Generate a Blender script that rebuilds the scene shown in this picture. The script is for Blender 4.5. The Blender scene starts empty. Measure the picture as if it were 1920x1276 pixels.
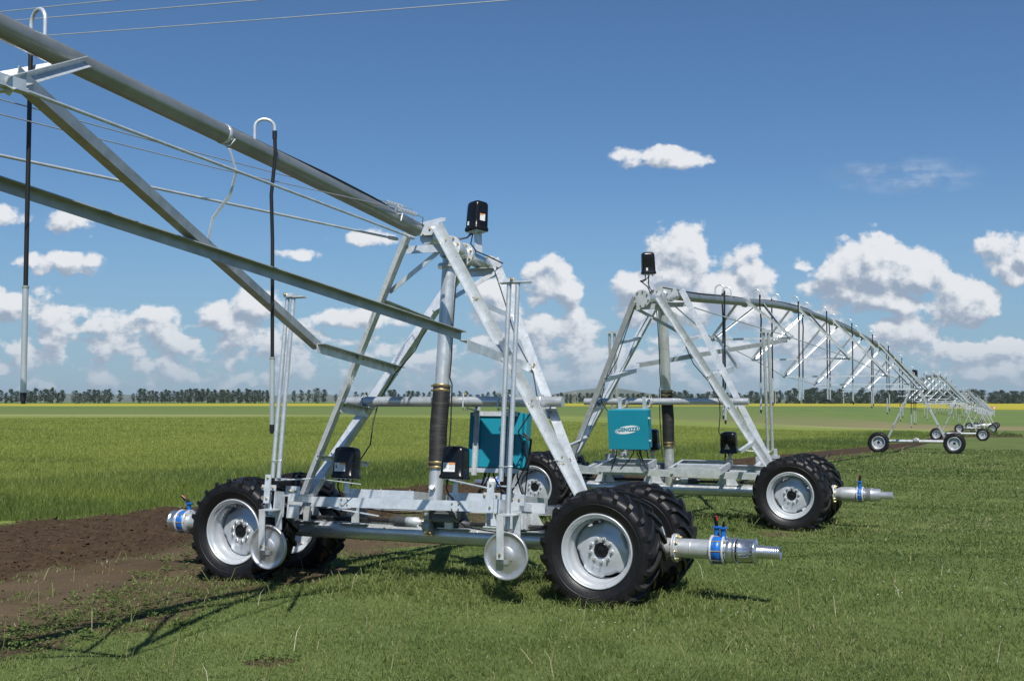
import bpy, bmesh, math, random
import numpy as np
from mathutils import Vector, Matrix, Quaternion

R = math.radians
random.seed(7)
rng = np.random.default_rng(11)
scene = bpy.context.scene
COL = scene.collection

# ------------------------------------------------------------------ camera, sky, sun, exposure
CAM_H = 2.06
PITCH = math.atan(114 / 2200)
cam_d = bpy.data.cameras.new("camera")
cam = bpy.data.objects.new("camera", cam_d)
COL.objects.link(cam)
cam.location = (0, 0, CAM_H)
cam.rotation_euler = (R(90) + PITCH, 0, 0)
cam_d.sensor_width = 36
cam_d.lens = 2200 / 1920 * 36
cam_d.clip_start = 0.1
cam_d.clip_end = 20000
scene.camera = cam

SUN_AZ, SUN_EL = R(4), R(53)           # high, behind the camera
sun_vec = Vector((math.sin(SUN_AZ) * math.cos(SUN_EL), -math.cos(SUN_AZ) * math.cos(SUN_EL), math.sin(SUN_EL)))
sd = bpy.data.lights.new("sun", 'SUN')
sd.energy = 4.6
sd.angle = R(0.53)
sd.color = (1.0, 0.965, 0.91)
sun = bpy.data.objects.new("sun", sd)
COL.objects.link(sun)
sun.rotation_euler = (-sun_vec).to_track_quat('-Z', 'Y').to_euler()

scene.view_settings.view_transform = 'Standard'
scene.view_settings.look = 'None'
scene.view_settings.exposure = 0.3
scene.view_settings.gamma = 1.0

world = bpy.data.worlds.new("World")
scene.world = world
world.use_nodes = True
wt = world.node_tree
wt.nodes.clear()


class NT:
    """small helper that adds and links shader nodes"""
    def __init__(s, tree):
        s.t = tree

    def n(s, typ, **kw):
        nd = s.t.nodes.new(typ)
        for k, v in kw.items():
            setattr(nd, k, v)
        return nd

    def set(s, sock, v):
        if isinstance(v, bpy.types.NodeSocket):
            s.t.links.new(v, sock)
        elif v is not None:
            sock.default_value = v

    def math(s, op, a, b=None, c=None, clamp=False):
        nd = s.n('ShaderNodeMath', operation=op, use_clamp=clamp)
        for i, v in enumerate((a, b, c)):
            if v is not None:
                s.set(nd.inputs[i], v)
        return nd.outputs[0]

    def vmath(s, op, a, b=None, c=None):
        nd = s.n('ShaderNodeVectorMath', operation=op)
        for i, v in enumerate((a, b, c)):
            if v is not None:
                s.set(nd.inputs[i], v)
        return nd.outputs['Value'] if op in ('DOT_PRODUCT', 'LENGTH') else nd.outputs[0]

    def noise(s, vec, scale, detail=4, rough=0.55, dim='3D', lac=2.0):
        nd = s.n('ShaderNodeTexNoise', noise_dimensions=dim)
        s.set(nd.inputs['Vector'], vec)
        nd.inputs['Scale'].default_value = scale
        nd.inputs['Detail'].default_value = detail
        nd.inputs['Roughness'].default_value = rough
        nd.inputs['Lacunarity'].default_value = lac
        return nd.outputs[0]

    def cnoise(s, vec, scale):
        nd = s.n('ShaderNodeTexNoise', noise_dimensions='2D')
        s.set(nd.inputs['Vector'], vec)
        nd.inputs['Scale'].default_value = scale
        nd.inputs['Detail'].default_value = 3
        return nd.outputs['Color']

    def mix(s, f, a, b):
        nd = s.n('ShaderNodeMix', data_type='RGBA')
        s.set(nd.inputs[0], f)
        s.set(nd.inputs[6], a)
        s.set(nd.inputs[7], b)
        return nd.outputs[2]

    def ramp(s, f, lo, hi, a=0.0, b=1.0, smooth=True):
        nd = s.n('ShaderNodeMapRange', interpolation_type='SMOOTHSTEP' if smooth else 'LINEAR')
        s.set(nd.inputs[0], f)
        for i, v in ((1, lo), (2, hi), (3, a), (4, b)):
            s.set(nd.inputs[i], v)
        return nd.outputs[0]


w = NT(wt)
sky = w.n('ShaderNodeTexSky', sky_type='NISHITA', sun_disc=False)
sky.sun_elevation = SUN_EL
sky.sun_rotation = R(180) - SUN_AZ
sky.altitude = 600
sky.air_density = 1.0
sky.dust_density = 0.25
sky.ozone_density = 4.0
dirv = w.n('ShaderNodeTexCoord').outputs['Generated']
sep = w.n('ShaderNodeSeparateXYZ')
w.set(sep.inputs[0], dirv)
ay = w.math('MAXIMUM', w.math('ABSOLUTE', sep.outputs[1]), 0.06)
comb = w.n('ShaderNodeCombineXYZ')
w.set(comb.inputs[0], w.math('DIVIDE', sep.outputs[0], ay))
w.set(comb.inputs[1], w.math('DIVIDE', sep.outputs[2], ay))
P0 = comb.outputs[0]
# cumulus heaps: centre azimuth tangent, elevation tangent, half width, half height, weight
CLOUDS = []
def cl(px, py, rx, ry, wgt=1.0, base=None):
    x = (px - 960) / 2200; y = -(py - 638) / 2200
    den = math.cos(PITCH) - y * math.sin(PITCH)
    CLOUDS.append((x / den, (math.sin(PITCH) + y * math.cos(PITCH)) / den, rx / 2200, ry / 2200, wgt,
                   None if base is None else (752 - base) / 2200))
for c in [(1275, 500, 75, 78, 1, 600), (1365, 530, 90, 75, 1, 600), (1215, 565, 85, 60, .9, 612), (1310, 575, 170, 42, .9, 610),
          (1625, 505, 90, 72, 1, 590), (1705, 510, 75, 62, 1, 590), (1620, 560, 150, 40, 1, 592), (1795, 560, 78, 58, 1, 618),
          (1890, 490, 60, 52, .85, 540), (1035, 540, 62, 58, 1, 580), (1222, 297, 95, 26, .85, 314),
          (110, 495, 75, 26, .62, 514), (130, 422, 75, 28, .42, 442), (25, 405, 55, 20, .28, 422), (440, 585, 85, 46, .72, 640),
          (250, 612, 150, 40, .45, 660), (90, 590, 100, 40, .45, 640), (10, 580, 45, 34, .8, 610), (560, 625, 80, 36, .6, 670),
          (690, 603, 85, 26, .7, 620), (920, 565, 70, 50, .75, 615), (1030, 640, 130, 52, .75, 700), (1690, 630, 80, 44, .8, 670),
          (1870, 685, 110, 52, .8, 725), (1500, 640, 150, 50, .55, 700), (685, 450, 46, 16, .35, 460), (1495, 490, 36, 20, .4, 503),
          (350, 665, 460, 62, .34, 735), (1300, 680, 700, 52, .40, 738), (570, 478, 50, 11, .42, None)]:
    cl(*c)


def cloud_density(p):
    sx = w.n('ShaderNodeSeparateXYZ')
    w.set(sx.inputs[0], p)
    # ragged, billowing edges: push the lookup around with noise first
    d = None
    for (cx, cy, rx, ry, wgt, base) in CLOUDS:
        q = w.vmath('MULTIPLY_ADD', p, (1 / rx, 1 / ry, 0), (-cx / rx, -cy / ry, 0))
        b = w.math('MULTIPLY_ADD', w.vmath('DOT_PRODUCT', q, q), -wgt, wgt)
        if base is not None:
            k = 1.0 / (ry * 0.55)
            b = w.math('MINIMUM', b, w.math('MULTIPLY_ADD', sx.outputs[1], k, -base * k))
        d = b if d is None else w.math('MAXIMUM', d, b)
    d = w.math('MAXIMUM', d, -1.2)
    ps = w.vmath('MULTIPLY', p, (1.0, 1.25, 1.0))
    lowf = w.ramp(sx.outputs[1], 0.045, 0.105)
    n1 = w.math('ADD', w.math('MULTIPLY', w.noise(ps, 24, 8, 0.60, '2D'), lowf), w.math('MULTIPLY', w.noise(w.vmath('MULTIPLY', p, (0.8, 1.5, 1.0)), 50, 7, 0.60, '2D'), w.math('SUBTRACT', 1.0, lowf)))
    n2 = w.noise(ps, 75, 5, 0.58, '2D')
    bil = w.math('ABSOLUTE', w.math('MULTIPLY_ADD', n2, 2.0, -1.0))
    nn = w.math('MULTIPLY_ADD', n1, 1.9, -0.90)
    vo = w.n('ShaderNodeTexVoronoi', voronoi_dimensions='2D', feature='SMOOTH_F1')
    w.set(vo.inputs['Vector'], w.vmath('ADD', ps, w.vmath('MULTIPLY', w.vmath('SUBTRACT', w.cnoise(ps, 55), (0.5, 0.5, 0.5)), (0.012, 0.012, 0))))
    vo.inputs['Scale'].default_value = 27
    vo.inputs['Detail'].default_value = 1.6
    vo.inputs['Roughness'].default_value = 0.55
    vo.inputs['Smoothness'].default_value = 0.35
    nn = w.math('MULTIPLY_ADD', vo.outputs['Distance'], -1.05, w.math('ADD', nn, 0.80))
    nn = w.math('MULTIPLY_ADD', bil, -0.45, nn)
    return w.math('ADD', d, nn)


D0 = cloud_density(P0)
D1 = cloud_density(w.vmath('ADD', P0, (0.0050, 0.0105, 0)))
alpha = w.ramp(D0, -0.08, 0.42)
py_ = w.n('ShaderNodeSeparateXYZ')
w.set(py_.inputs[0], P0)
lift = w.ramp(py_.outputs[1], -0.002, 0.055, 0.62, 1.0)
alpha = w.math('MULTIPLY', alpha, lift)
wq = w.vmath('MULTIPLY_ADD', P0, (1 / 0.080, 1 / 0.020, 0), (-0.3365 / 0.080, -0.1935 / 0.020, 0))
wf = w.ramp(w.vmath('DOT_PRODUCT', wq, wq), 1.0, 0.0)
wn = w.noise(w.vmath('MULTIPLY', P0, (1.0, 3.2, 1.0)), 26, 6, 0.62, '2D')
wisp = w.math('MULTIPLY', w.math('MULTIPLY', wf, w.ramp(wn, 0.30, 0.85)), 0.42)
alpha = w.math('MAXIMUM', w.math('MULTIPLY', alpha, 0.95), wisp)
lit = w.ramp(w.math('SUBTRACT', D0, D1), -0.52, 0.52)
ccol = w.mix(lit, (0.33, 0.40, 0.51, 1), (0.86, 0.875, 0.90, 1))
ccol = w.mix(w.ramp(py_.outputs[1], 0.005, 0.085, 0.55, 0.0), ccol, (0.40, 0.49, 0.60, 1))
skyc = w.vmath('MULTIPLY', sky.outputs[0], (0.685, 0.895, 1.055))
low = w.ramp(sep.outputs[2], -0.02, 0.20, 0.70, 0.0)
skyc = w.mix(low, skyc, (3.1, 4.75, 6.5, 1))
bg1 = w.n('ShaderNodeBackground')
w.set(bg1.inputs[0], skyc)
bg1.inputs[1].default_value = 0.069
bg2 = w.n('ShaderNodeBackground')
w.set(bg2.inputs[0], ccol)
bg2.inputs[1].default_value = 0.80
mixs = w.n('ShaderNodeMixShader')
w.set(mixs.inputs[0], alpha)
w.set(mixs.inputs[1], bg1.outputs[0])
w.set(mixs.inputs[2], bg2.outputs[0])
wo = w.n('ShaderNodeOutputWorld')
w.set(wo.inputs[0], mixs.outputs[0])

cy = scene.cycles
cy.max_bounces = 6
cy.diffuse_bounces = 2
cy.glossy_bounces = 3
cy.transmission_bounces = 2
cy.transparent_max_bounces = 6
cy.caustics_reflective = False
cy.caustics_refractive = False


# ------------------------------------------------------------------ helpers
def tag(o, label=None, cat=None, group=None, kind=None):
    if label: o['label'] = label
    if cat: o['category'] = cat
    if group: o['group'] = group
    if kind: o['kind'] = kind
    return o


def empty(name, matrix=None, parent=None):
    o = bpy.data.objects.new(name, None)
    o.empty_display_size = 0.2
    COL.objects.link(o)
    if parent: o.parent = parent
    if matrix is not None: o.matrix_local = matrix
    return o


def link(name, mesh, parent=None, matrix=None):
    o = bpy.data.objects.new(name, mesh)
    COL.objects.link(o)
    if parent: o.parent = parent
    if matrix is not None: o.matrix_local = matrix
    return o


def perp(d, up=None):
    d = d.normalized()
    up = Vector((0, 0, 1)) if up is None else Vector(up)
    if abs(d.dot(up.normalized())) > 0.98: up = Vector((1, 0, 0))
    a = d.cross(up).normalized()
    return a, a.cross(d).normalized()


class MB:
    """collects polygons of ONE part, with a transform, material slots and smooth flags"""
    def __init__(s, xf=None):
        s.v, s.f, s.m, s.s = [], [], [], []
        s.xf = xf or Matrix()

    def add(s, verts, faces, mat=0, smooth=False):
        o = len(s.v)
        s.v += [tuple(s.xf @ Vector(p)) for p in verts]
        s.f += [tuple(i + o for i in f) for f in faces]
        s.m += [mat] * len(faces)
        s.s += [smooth] * len(faces)
        return s

    def box(s, c, size, mat=0, rot=None, bev=0.0):
        hx, hy, hz = (k / 2 for k in size)
        M = (rot or Matrix.Identity(3)).to_3x3()
        c = Vector(c)
        if bev <= 0:
            vs = [c + M @ Vector((x, y, z)) for x in (-hx, hx) for y in (-hy, hy) for z in (-hz, hz)]
            return s.add(vs, [(0, 1, 3, 2), (4, 6, 7, 5), (0, 4, 5, 1), (2, 3, 7, 6), (0, 2, 6, 4), (1, 5, 7, 3)], mat)
        bm = bmesh.new()
        bmesh.ops.create_cube(bm, size=1)
        for v in bm.verts: v.co = Vector((v.co.x * 2 * hx, v.co.y * 2 * hy, v.co.z * 2 * hz))
        bmesh.ops.bevel(bm, geom=bm.edges[:], offset=bev, segments=2, affect='EDGES', profile=0.5)
        bm.verts.index_update()
        s.add([c + M @ v.co for v in bm.verts], [tuple(v.index for v in f.verts) for f in bm.faces], mat, False)
        bm.free()
        return s

    def prism(s, poly, p0, p1, a, b, mat=0, smooth=False):
        """extrude the 2-D polygon (in axes a, b) from p0 to p1"""
        p0, p1, a, b = Vector(p0), Vector(p1), Vector(a), Vector(b)
        n = len(poly)
        vs = [p0 + a * x + b * y for x, y in poly] + [p1 + a * x + b * y for x, y in poly]
        fs = [(i, (i + 1) % n, n + (i + 1) % n, n + i) for i in range(n)]
        s.add(vs, fs, mat, smooth)
        s.add(vs, [tuple(range(n - 1, -1, -1)), tuple(range(n, 2 * n))], mat, False)
        return s

    def angle(s, p0, p1, a, b, wd=0.1, th=0.008, mat=0, wb=None):
        """angle iron: flanges run along a and b from the heel line p0-p1"""
        wb = wb or wd
        p0, p1 = Vector(p0), Vector(p1)
        d = (p1 - p0).normalized()
        a = Vector(a); a = (a - d * a.dot(d)).normalized()
        b = Vector(b); b = (b - d * b.dot(d) - a * b.dot(a)).normalized()
        return s.prism([(0, 0), (wd, 0), (wd, th), (th, th), (th, wb), (0, wb)], p0, p1, a, b, mat)

    def channel(s, p0, p1, a, b, wd=0.1, dp=0.05, th=0.008, mat=0):
        """channel: web of width wd along a, flanges of depth dp along b"""
        p0, p1 = Vector(p0), Vector(p1)
        d = (p1 - p0).normalized()
        a = Vector(a); a = (a - d * a.dot(d)).normalized()
        b = Vector(b); b = (b - d * b.dot(d) - a * b.dot(a)).normalized()
        h = wd / 2
        return s.prism([(-h, 0), (h, 0), (h, dp), (h - th, dp), (h - th, th), (-h + th, th), (-h + th, dp), (-h, dp)], p0, p1, a, b, mat)

    def bar(s, p0, p1, wx, wy, up=None, mat=0):
        p0, p1 = Vector(p0), Vector(p1)
        a, b = perp(p1 - p0, up)
        x, y = wx / 2, wy / 2
        return s.prism([(-x, -y), (x, -y), (x, y), (-x, y)], p0, p1, a, b, mat)

    def tube(s, pts, r, seg=16, mat=0, caps=True, smooth=True):
        pts = [Vector(p) for p in pts]
        rs = r if isinstance(r, (list, tuple)) else [r] * len(pts)
        vs, fs = [], []
        a = None
        for i, p in enumerate(pts):
            d = (pts[min(i + 1, len(pts) - 1)] - pts[max(i - 1, 0)]).normalized()
            if a is None: a, _ = perp(d)
            else:
                a = (a - d * a.dot(d))
                a = perp(d)[0] if a.length < 1e-4 else a.normalized()
            b = d.cross(a)
            for k in range(seg):
                t = 2 * math.pi * k / seg
                vs.append(p + (a * math.cos(t) + b * math.sin(t)) * rs[i])
        for i in range(len(pts) - 1):
            for k in range(seg):
                k2 = (k + 1) % seg
                fs.append((i * seg + k, i * seg + k2, (i + 1) * seg + k2, (i + 1) * seg + k))
        s.add(vs, fs, mat, smooth)
        if caps:
            e = (len(pts) - 1) * seg
            s.add(vs, [tuple(range(seg - 1, -1, -1)), tuple(range(e, e + seg))], mat, False)
        return s

    def lathe(s, prof, o=(0, 0, 0), axis=(0, 1, 0), seg=48, mat=0, smooth=True, ref=None):
        """prof: (radius, distance along axis)"""
        o, ax = Vector(o), Vector(axis).normalized()
        a, b = perp(ax, ref)
        vs, fs = [], []
        for r, h in prof:
            for k in range(seg):
                t = 2 * math.pi * k / seg
                vs.append(o + ax * h + (a * math.cos(t) + b * math.sin(t)) * r)
        for i in range(len(prof) - 1):
            for k in range(seg):
                k2 = (k + 1) % seg
                fs.append((i * seg + k, i * seg + k2, (i + 1) * seg + k2, (i + 1) * seg + k))
        return s.add(vs, fs, mat, smooth)

    def disc(s, o, axis, r, th, seg=28, mat=0):
        h = th / 2
        s.lathe([(0.0005, -h), (r, -h)], o, axis, seg, mat, False)
        s.lathe([(r, -h), (r, h)], o, axis, seg, mat, True)
        return s.lathe([(r, h), (0.0005, h)], o, axis, seg, mat, False)

    def bolt(s, p, axis, r=0.013, h=0.018, mat=1):
        p, ax = Vector(p), Vector(axis).normalized()
        return s.lathe([(r, -0.004), (r, h * 0.6), (r * 0.6, h * 0.62), (r * 0.55, h), (0.0005, h)], p, ax, 6, mat, False)

    def mesh(s, name, mats):
        me = bpy.data.meshes.new(name)
        me.from_pydata(s.v, [], s.f)
        for m in mats: me.materials.append(m)
        me.polygons.foreach_set('material_index', s.m)
        me.polygons.foreach_set('use_smooth', s.s)
        me.update()
        return me

    def build(s, name, mats, parent=None, matrix=None):
        if not isinstance(mats, (list, tuple)): mats = [mats]
        if max(s.m) >= len(mats): mats = list(mats) + [M['bolt']] * (max(s.m) + 1 - len(mats))
        return link(name, s.mesh(name, mats), parent, matrix)


def hash2(ix, iy, seed):
    h = (ix.astype(np.int64) * 374761393 + iy.astype(np.int64) * 668265263 + seed * 982451653) & 0x7fffffff
    h = ((h ^ (h >> 13)) * 1274126177) & 0x7fffffff
    return ((h ^ (h >> 16)) & 0xffff) / 65535.0


def vnoise(x, y, seed=0):
    ix, iy = np.floor(x), np.floor(y)
    fx, fy = x - ix, y - iy
    fx, fy = fx * fx * (3 - 2 * fx), fy * fy * (3 - 2 * fy)
    a, b = hash2(ix, iy, seed), hash2(ix + 1, iy, seed)
    c, d = hash2(ix, iy + 1, seed), hash2(ix + 1, iy + 1, seed)
    return (a * (1 - fx) + b * fx) * (1 - fy) + (c * (1 - fx) + d * fx) * fy


def fbm(x, y, sc, octv=4, seed=0, gain=0.5):
    t, amp, tot = 0, 1, 0
    for k in range(octv):
        t = t + amp * vnoise(x * sc * 2 ** k + 17.3 * k, y * sc * 2 ** k - 9.1 * k, seed + k)
        tot += amp
        amp *= gain
    return t / tot


def sstep(x, a, b):
    t = np.clip((x - a) / (b - a), 0, 1)
    return t * t * (3 - 2 * t)


# ------------------------------------------------------------------ materials
M = {}


def mat(name):
    m = bpy.data.materials.new(name)
    m.use_nodes = True
    m.node_tree.nodes.clear()
    t = NT(m.node_tree)
    b = t.n('ShaderNodeBsdfPrincipled')
    o = t.n('ShaderNodeOutputMaterial')
    t.set(o.inputs[0], b.outputs[0])
    M[name] = m
    return t, b


def objco(t):
    return t.n('ShaderNodeTexCoord').outputs['Object']


def galv(name, base, dark, metallic, rough, scale=9, streak=True):
    t, b = mat(name)
    co = objco(t)
    n1 = t.noise(co, scale, 5, 0.6)
    n2 = t.noise(co, scale * 14, 2, 0.5)
    v = t.n('ShaderNodeTexVoronoi')
    t.set(v.inputs['Vector'], co)
    v.inputs['Scale'].default_value = scale * 5
    f = t.ramp(n1, 0.3, 0.72)
    col = t.mix(f, dark, base)
    col = t.mix(t.ramp(n2, 0.55, 0.8, 0, 0.25), col, tuple(c * 0.62 for c in base[:3]) + (1,))
    t.set(b.inputs['Base Color'], col)
    b.inputs['Metallic'].default_value = metallic
    t.set(b.inputs['Roughness'], t.ramp(v.outputs['Color'], 0.0, 1.0, rough - 0.07, rough + 0.1, False))
    bmp = t.n('ShaderNodeBump')
    bmp.inputs['Strength'].default_value = 0.12
    bmp.inputs['Distance'].default_value = 0.004
    t.set(bmp.inputs['Height'], n1)
    t.set(b.inputs['Normal'], bmp.outputs[0])


galv('galvanised', (0.73, 0.77, 0.80, 1), (0.55, 0.585, 0.615, 1), 0.42, 0.32)
galv('weathered zinc', (0.50, 0.525, 0.53, 1), (0.36, 0.38, 0.385, 1), 0.45, 0.40, 6)
galv('span pipe', (0.36, 0.375, 0.365, 1), (0.28, 0.295, 0.285, 1), 0.62, 0.37, 3.5)
galv('galvanised pipe', (0.68, 0.70, 0.70, 1), (0.56, 0.58, 0.58, 1), 0.62, 0.30, 3.5)
galv('rim silver', (0.56, 0.59, 0.62, 1), (0.51, 0.54, 0.57, 1), 0.40, 0.33, 4)
galv('disc steel', (0.60, 0.61, 0.62, 1), (0.46, 0.47, 0.48, 1), 0.75, 0.36, 7)
galv('bright steel', (0.66, 0.67, 0.68, 1), (0.55, 0.56, 0.58, 1), 0.92, 0.24, 5)
galv('cast grey', (0.42, 0.43, 0.43, 1), (0.33, 0.34, 0.34, 1), 0.35, 0.5, 12)


def plain(name, col, rough=0.5, metallic=0.0, var=0.12, scale=6, bump=0.0, dust=0.0, coat=0.0):
    t, b = mat(name)
    co = objco(t)
    n1 = t.noise(co, scale, 5, 0.6)
    c2 = tuple(max(0, c * (1 - var)) for c in col[:3]) + (1,)
    c = t.mix(t.ramp(n1, 0.3, 0.7), c2, tuple(col[:3]) + (1,))
    if dust:
        n3 = t.noise(co, scale * 2.3, 6, 0.7)
        c = t.mix(t.ramp(n3, 0.42, 0.8, 0, dust), c, (0.13, 0.105, 0.08, 1))
    t.set(b.inputs['Base Color'], c)
    t.set(b.inputs['Roughness'], t.ramp(n1, 0.2, 0.8, rough - 0.05, rough + 0.08, False))
    b.inputs['Metallic'].default_value = metallic
    b.inputs['Coat Weight'].default_value = coat
    if bump:
        bmp = t.n('ShaderNodeBump')
        bmp.inputs['Strength'].default_value = bump
        bmp.inputs['Distance'].default_value = 0.006
        t.set(bmp.inputs['Height'], t.noise(co, scale * 8, 3, 0.5))
        t.set(b.inputs['Normal'], bmp.outputs[0])
    return t, b


t, b = plain('tyre rubber', (0.0065, 0.0067, 0.0078), 0.44, 0, 0.3, 7, 0.25, 0.07)
b.inputs['Specular IOR Level'].default_value = 0.38
t, b = plain('black plastic', (0.007, 0.0075, 0.009), 0.25, 0, 0.2, 5, 0.0, 0.03)
b.inputs['Specular IOR Level'].default_value = 0.35
plain('hose black', (0.014, 0.014, 0.015), 0.42, 0, 0.2, 5)
plain('cable black', (0.011, 0.011, 0.013), 0.5)
plain('teal paint', (0.008, 0.225, 0.31), 0.42, 0, 0.05, 3, 0.0, 0.03)
plain('white paint', (0.75, 0.76, 0.76), 0.5, 0, 0.05)
plain('orange paint', (0.75, 0.27, 0.03), 0.5)
plain('figure black', (0.03, 0.03, 0.03), 0.5)
plain('pale yellow', (0.75, 0.68, 0.45), 0.5)
plain('valve blue', (0.010, 0.14, 0.52), 0.35, 0, 0.2, 9)
plain('lever red', (0.5, 0.035, 0.02), 0.45)
plain('bolt', (0.62, 0.50, 0.25), 0.35, 0.85, 0.3, 30)
plain('clamp brass', (0.42, 0.33, 0.16), 0.4, 0.8, 0.5, 14)
plain('pvc grey', (0.055, 0.06, 0.068), 0.45)
plain('motor grey', (0.20, 0.215, 0.22), 0.5, 0.2)
plain('wire grey', (0.40, 0.42, 0.44), 0.5, 0.3)
plain('wood pole', (0.45, 0.42, 0.37), 0.8)
plain('board', (0.55, 0.17, 0.12), 0.6)
# ribbed rubber hose
t, b = mat('ribbed hose')
co = objco(t)
sx = t.n('ShaderNodeSeparateXYZ'); t.set(sx.inputs[0], co)
rib = t.math('SINE', t.math('MULTIPLY', sx.outputs[2], 620))
n1 = t.noise(t.vmath('MULTIPLY', co, (4, 4, 60)), 1.0, 4, 0.6)
t.set(b.inputs['Base Color'], t.mix(t.ramp(n1, 0.45, 0.72), (0.010, 0.010, 0.011, 1), (0.045, 0.042, 0.038, 1)))
b.inputs['Roughness'].default_value = 0.62
bmp = t.n('ShaderNodeBump'); bmp.inputs['Strength'].default_value = 0.3; bmp.inputs['Distance'].default_value = 0.003
t.set(bmp.inputs['Height'], rib); t.set(b.inputs['Normal'], bmp.outputs[0])


def leafy(name, c1, c2, c3, trans=0.35, rough=0.6, attr='tint'):
    """leaf / blade material: per-face tint attribute picks between three natural colours"""
    m = bpy.data.materials.new(name)
    m.use_nodes = True
    m.node_tree.nodes.clear()
    t = NT(m.node_tree)
    at = t.n('ShaderNodeAttribute', attribute_name=attr)
    f = at.outputs['Fac']
    col = t.mix(t.ramp(f, 0.0, 0.55), c1, c2)
    col = t.mix(t.ramp(f, 0.62, 1.0), col, c3)
    d = t.n('ShaderNodeBsdfDiffuse'); t.set(d.inputs[0], col)
    tr = t.n('ShaderNodeBsdfTranslucent'); t.set(tr.inputs[0], col)
    g = t.n('ShaderNodeBsdfGlossy'); g.inputs[0].default_value = (0.5, 0.5, 0.5, 1); g.inputs[1].default_value = 0.5
    mx = t.n('ShaderNodeMixShader'); mx.inputs[0].default_value = trans
    t.set(mx.inputs[1], d.outputs[0]); t.set(mx.inputs[2], tr.outputs[0])
    mg = t.n('ShaderNodeMixShader'); mg.inputs[0].default_value = 0.03
    t.set(mg.inputs[1], mx.outputs[0]); t.set(mg.inputs[2], g.outputs[0])
    o = t.n('ShaderNodeOutputMaterial'); t.set(o.inputs[0], mg.outputs[0])
    M[name] = m


leafy('grass blade', (0.074, 0.120, 0.029, 1), (0.186, 0.236, 0.069, 1), (0.36, 0.33, 0.18, 1))
leafy('crop blade', (0.085, 0.135, 0.034, 1), (0.245, 0.295, 0.062, 1), (0.36, 0.38, 0.11, 1))
leafy('weed leaf', (0.070, 0.125, 0.030, 1), (0.125, 0.19, 0.05, 1), (0.19, 0.23, 0.08, 1))
leafy('tree leaf', (0.022, 0.042, 0.017, 1), (0.036, 0.060, 0.024, 1), (0.058, 0.084, 0.033, 1), 0.25)
leafy('straw', (0.28, 0.23, 0.12, 1), (0.40, 0.35, 0.20, 1), (0.55, 0.52, 0.42, 1), 0.2)
plain('bark', (0.12, 0.11, 0.09), 0.85, 0, 0.4, 3)
# ------------------------------------------------------------------ the lie of the land
AZ = R(24.5)
CA, SA = math.cos(AZ), math.sin(AZ)
OA = Vector((-0.861, 13.401, 0))       # first cart
OB = Vector((2.714, 20.486, 0))        # second cart
UU, VV = Vector((CA, -SA, 0)), Vector((SA, CA, 0))
TOWER_D = [44.3, 88, 132, 176, 220, 264, 308]
TOWER_U = [-0.2, -0.9, -1.9, -3.3, -4.6, -6.4, -8.0]


def height(x, y):
    x = np.asarray(x, float); y = np.asarray(y, float)
    d = (x - OB.x) * SA + (y - OB.y) * CA
    u = (x - OB.x) * CA - (y - OB.y) * SA
    dip = np.interp(d, [-30, 0, 20, 42, 88, 132, 176, 220, 264, 308, 380, 520], [0, 0, -.2, -.58, -1.3, -1.75, -2.3, -2.95, -3.75, -4.4, -5.0, -5.2])
    lat = sstep(u, -75, -10)
    fall = 1 - sstep(y, 330, 610)
    rise = np.interp(y, [0, 390, 500, 600, 700, 1000, 2000], [0, 0, 0.05, .8, 1.5, 1.7, 1.0])
    return dip * lat * fall + rise


XUP_Y = [-20, 10, 19.6, 23.4, 28, 36, 57, 77, 100, 141, 181, 220, 300, 400]
XUP_X = [-31.5, -14.0, -8.5, -6.3, -3.3, 2.6, 13.0, 23.4, 34.6, 51.5, 68.5, 85, 118, 159]


def strip(x, y):
    """signed distance from the edge of the crop: negative inside the crop"""
    return (x - np.interp(y, XUP_Y, XUP_X)) * 0.84


def strip_w(y):
    return np.interp(y, [0, 13.8, 17, 26, 37, 46, 60, 77, 140], [5.3, 4.9, 4.6, 4.1, 3.2, 2.8, 2.5, 2.0, 1.2])


def masks(x, y):
    s = strip(x, y)
    wv = strip_w(y)
    n1 = fbm(x, y, 0.9, 4, 3)
    n2 = fbm(x, y, 0.35, 5, 9)
    crop = sstep(-s + (n1 - .5) * 0.7, 0.0, 0.35)
    plough = sstep(s + (n1 - .5) * 0.5, -0.05, 0.15) * (1 - sstep(s - wv + (n1 - .5) * 0.7, -0.1, 0.2))
    # trodden bare soil on the near side of the ploughed strip, broken up by weeds
    wb = np.interp(y, [0, 10, 14, 18, 24, 40], [2.8, 2.85, 2.8, 2.5, 1.2, 0.3])
    bare = sstep(s, 0.1, 0.4) * (1 - sstep(s - wv - wb + (n2 - .5) * 5.0 + (n1 - .5) * 1.6, -0.7, 0.7))
    # scuffed patches in the sward
    sc = sstep(fbm(x, y, 0.22, 4, 21), 0.63, 0.74) * 0.75 * (1 - sstep(y, 22, 40))
    bare = np.maximum(bare, sc * (1 - crop))
    bare = np.maximum(bare, sstep(np.exp(-((x + 1.92) / .22) ** 2 - ((y - 9.36) / .20) ** 2) + (n1 - .5) * .5, .35, .55))
    return s, crop, plough, bare


def ruts(x, y):
    """wheel ruts running off to the left of the first cart"""
    dx, dy = x - OA.x, y - OA.y
    u = dx * CA - dy * SA
    v = dx * SA + dy * CA
    on = sstep(-u, 0.5, 2.6)
    wob = (fbm(x, y, 0.5, 3, 5) - .5) * 0.5
    a = np.exp(-((v + 0.62 + wob) / 0.16) ** 2) + np.exp(-((v - 0.6 + wob) / 0.15) ** 2) * .6
    return a * on


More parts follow.
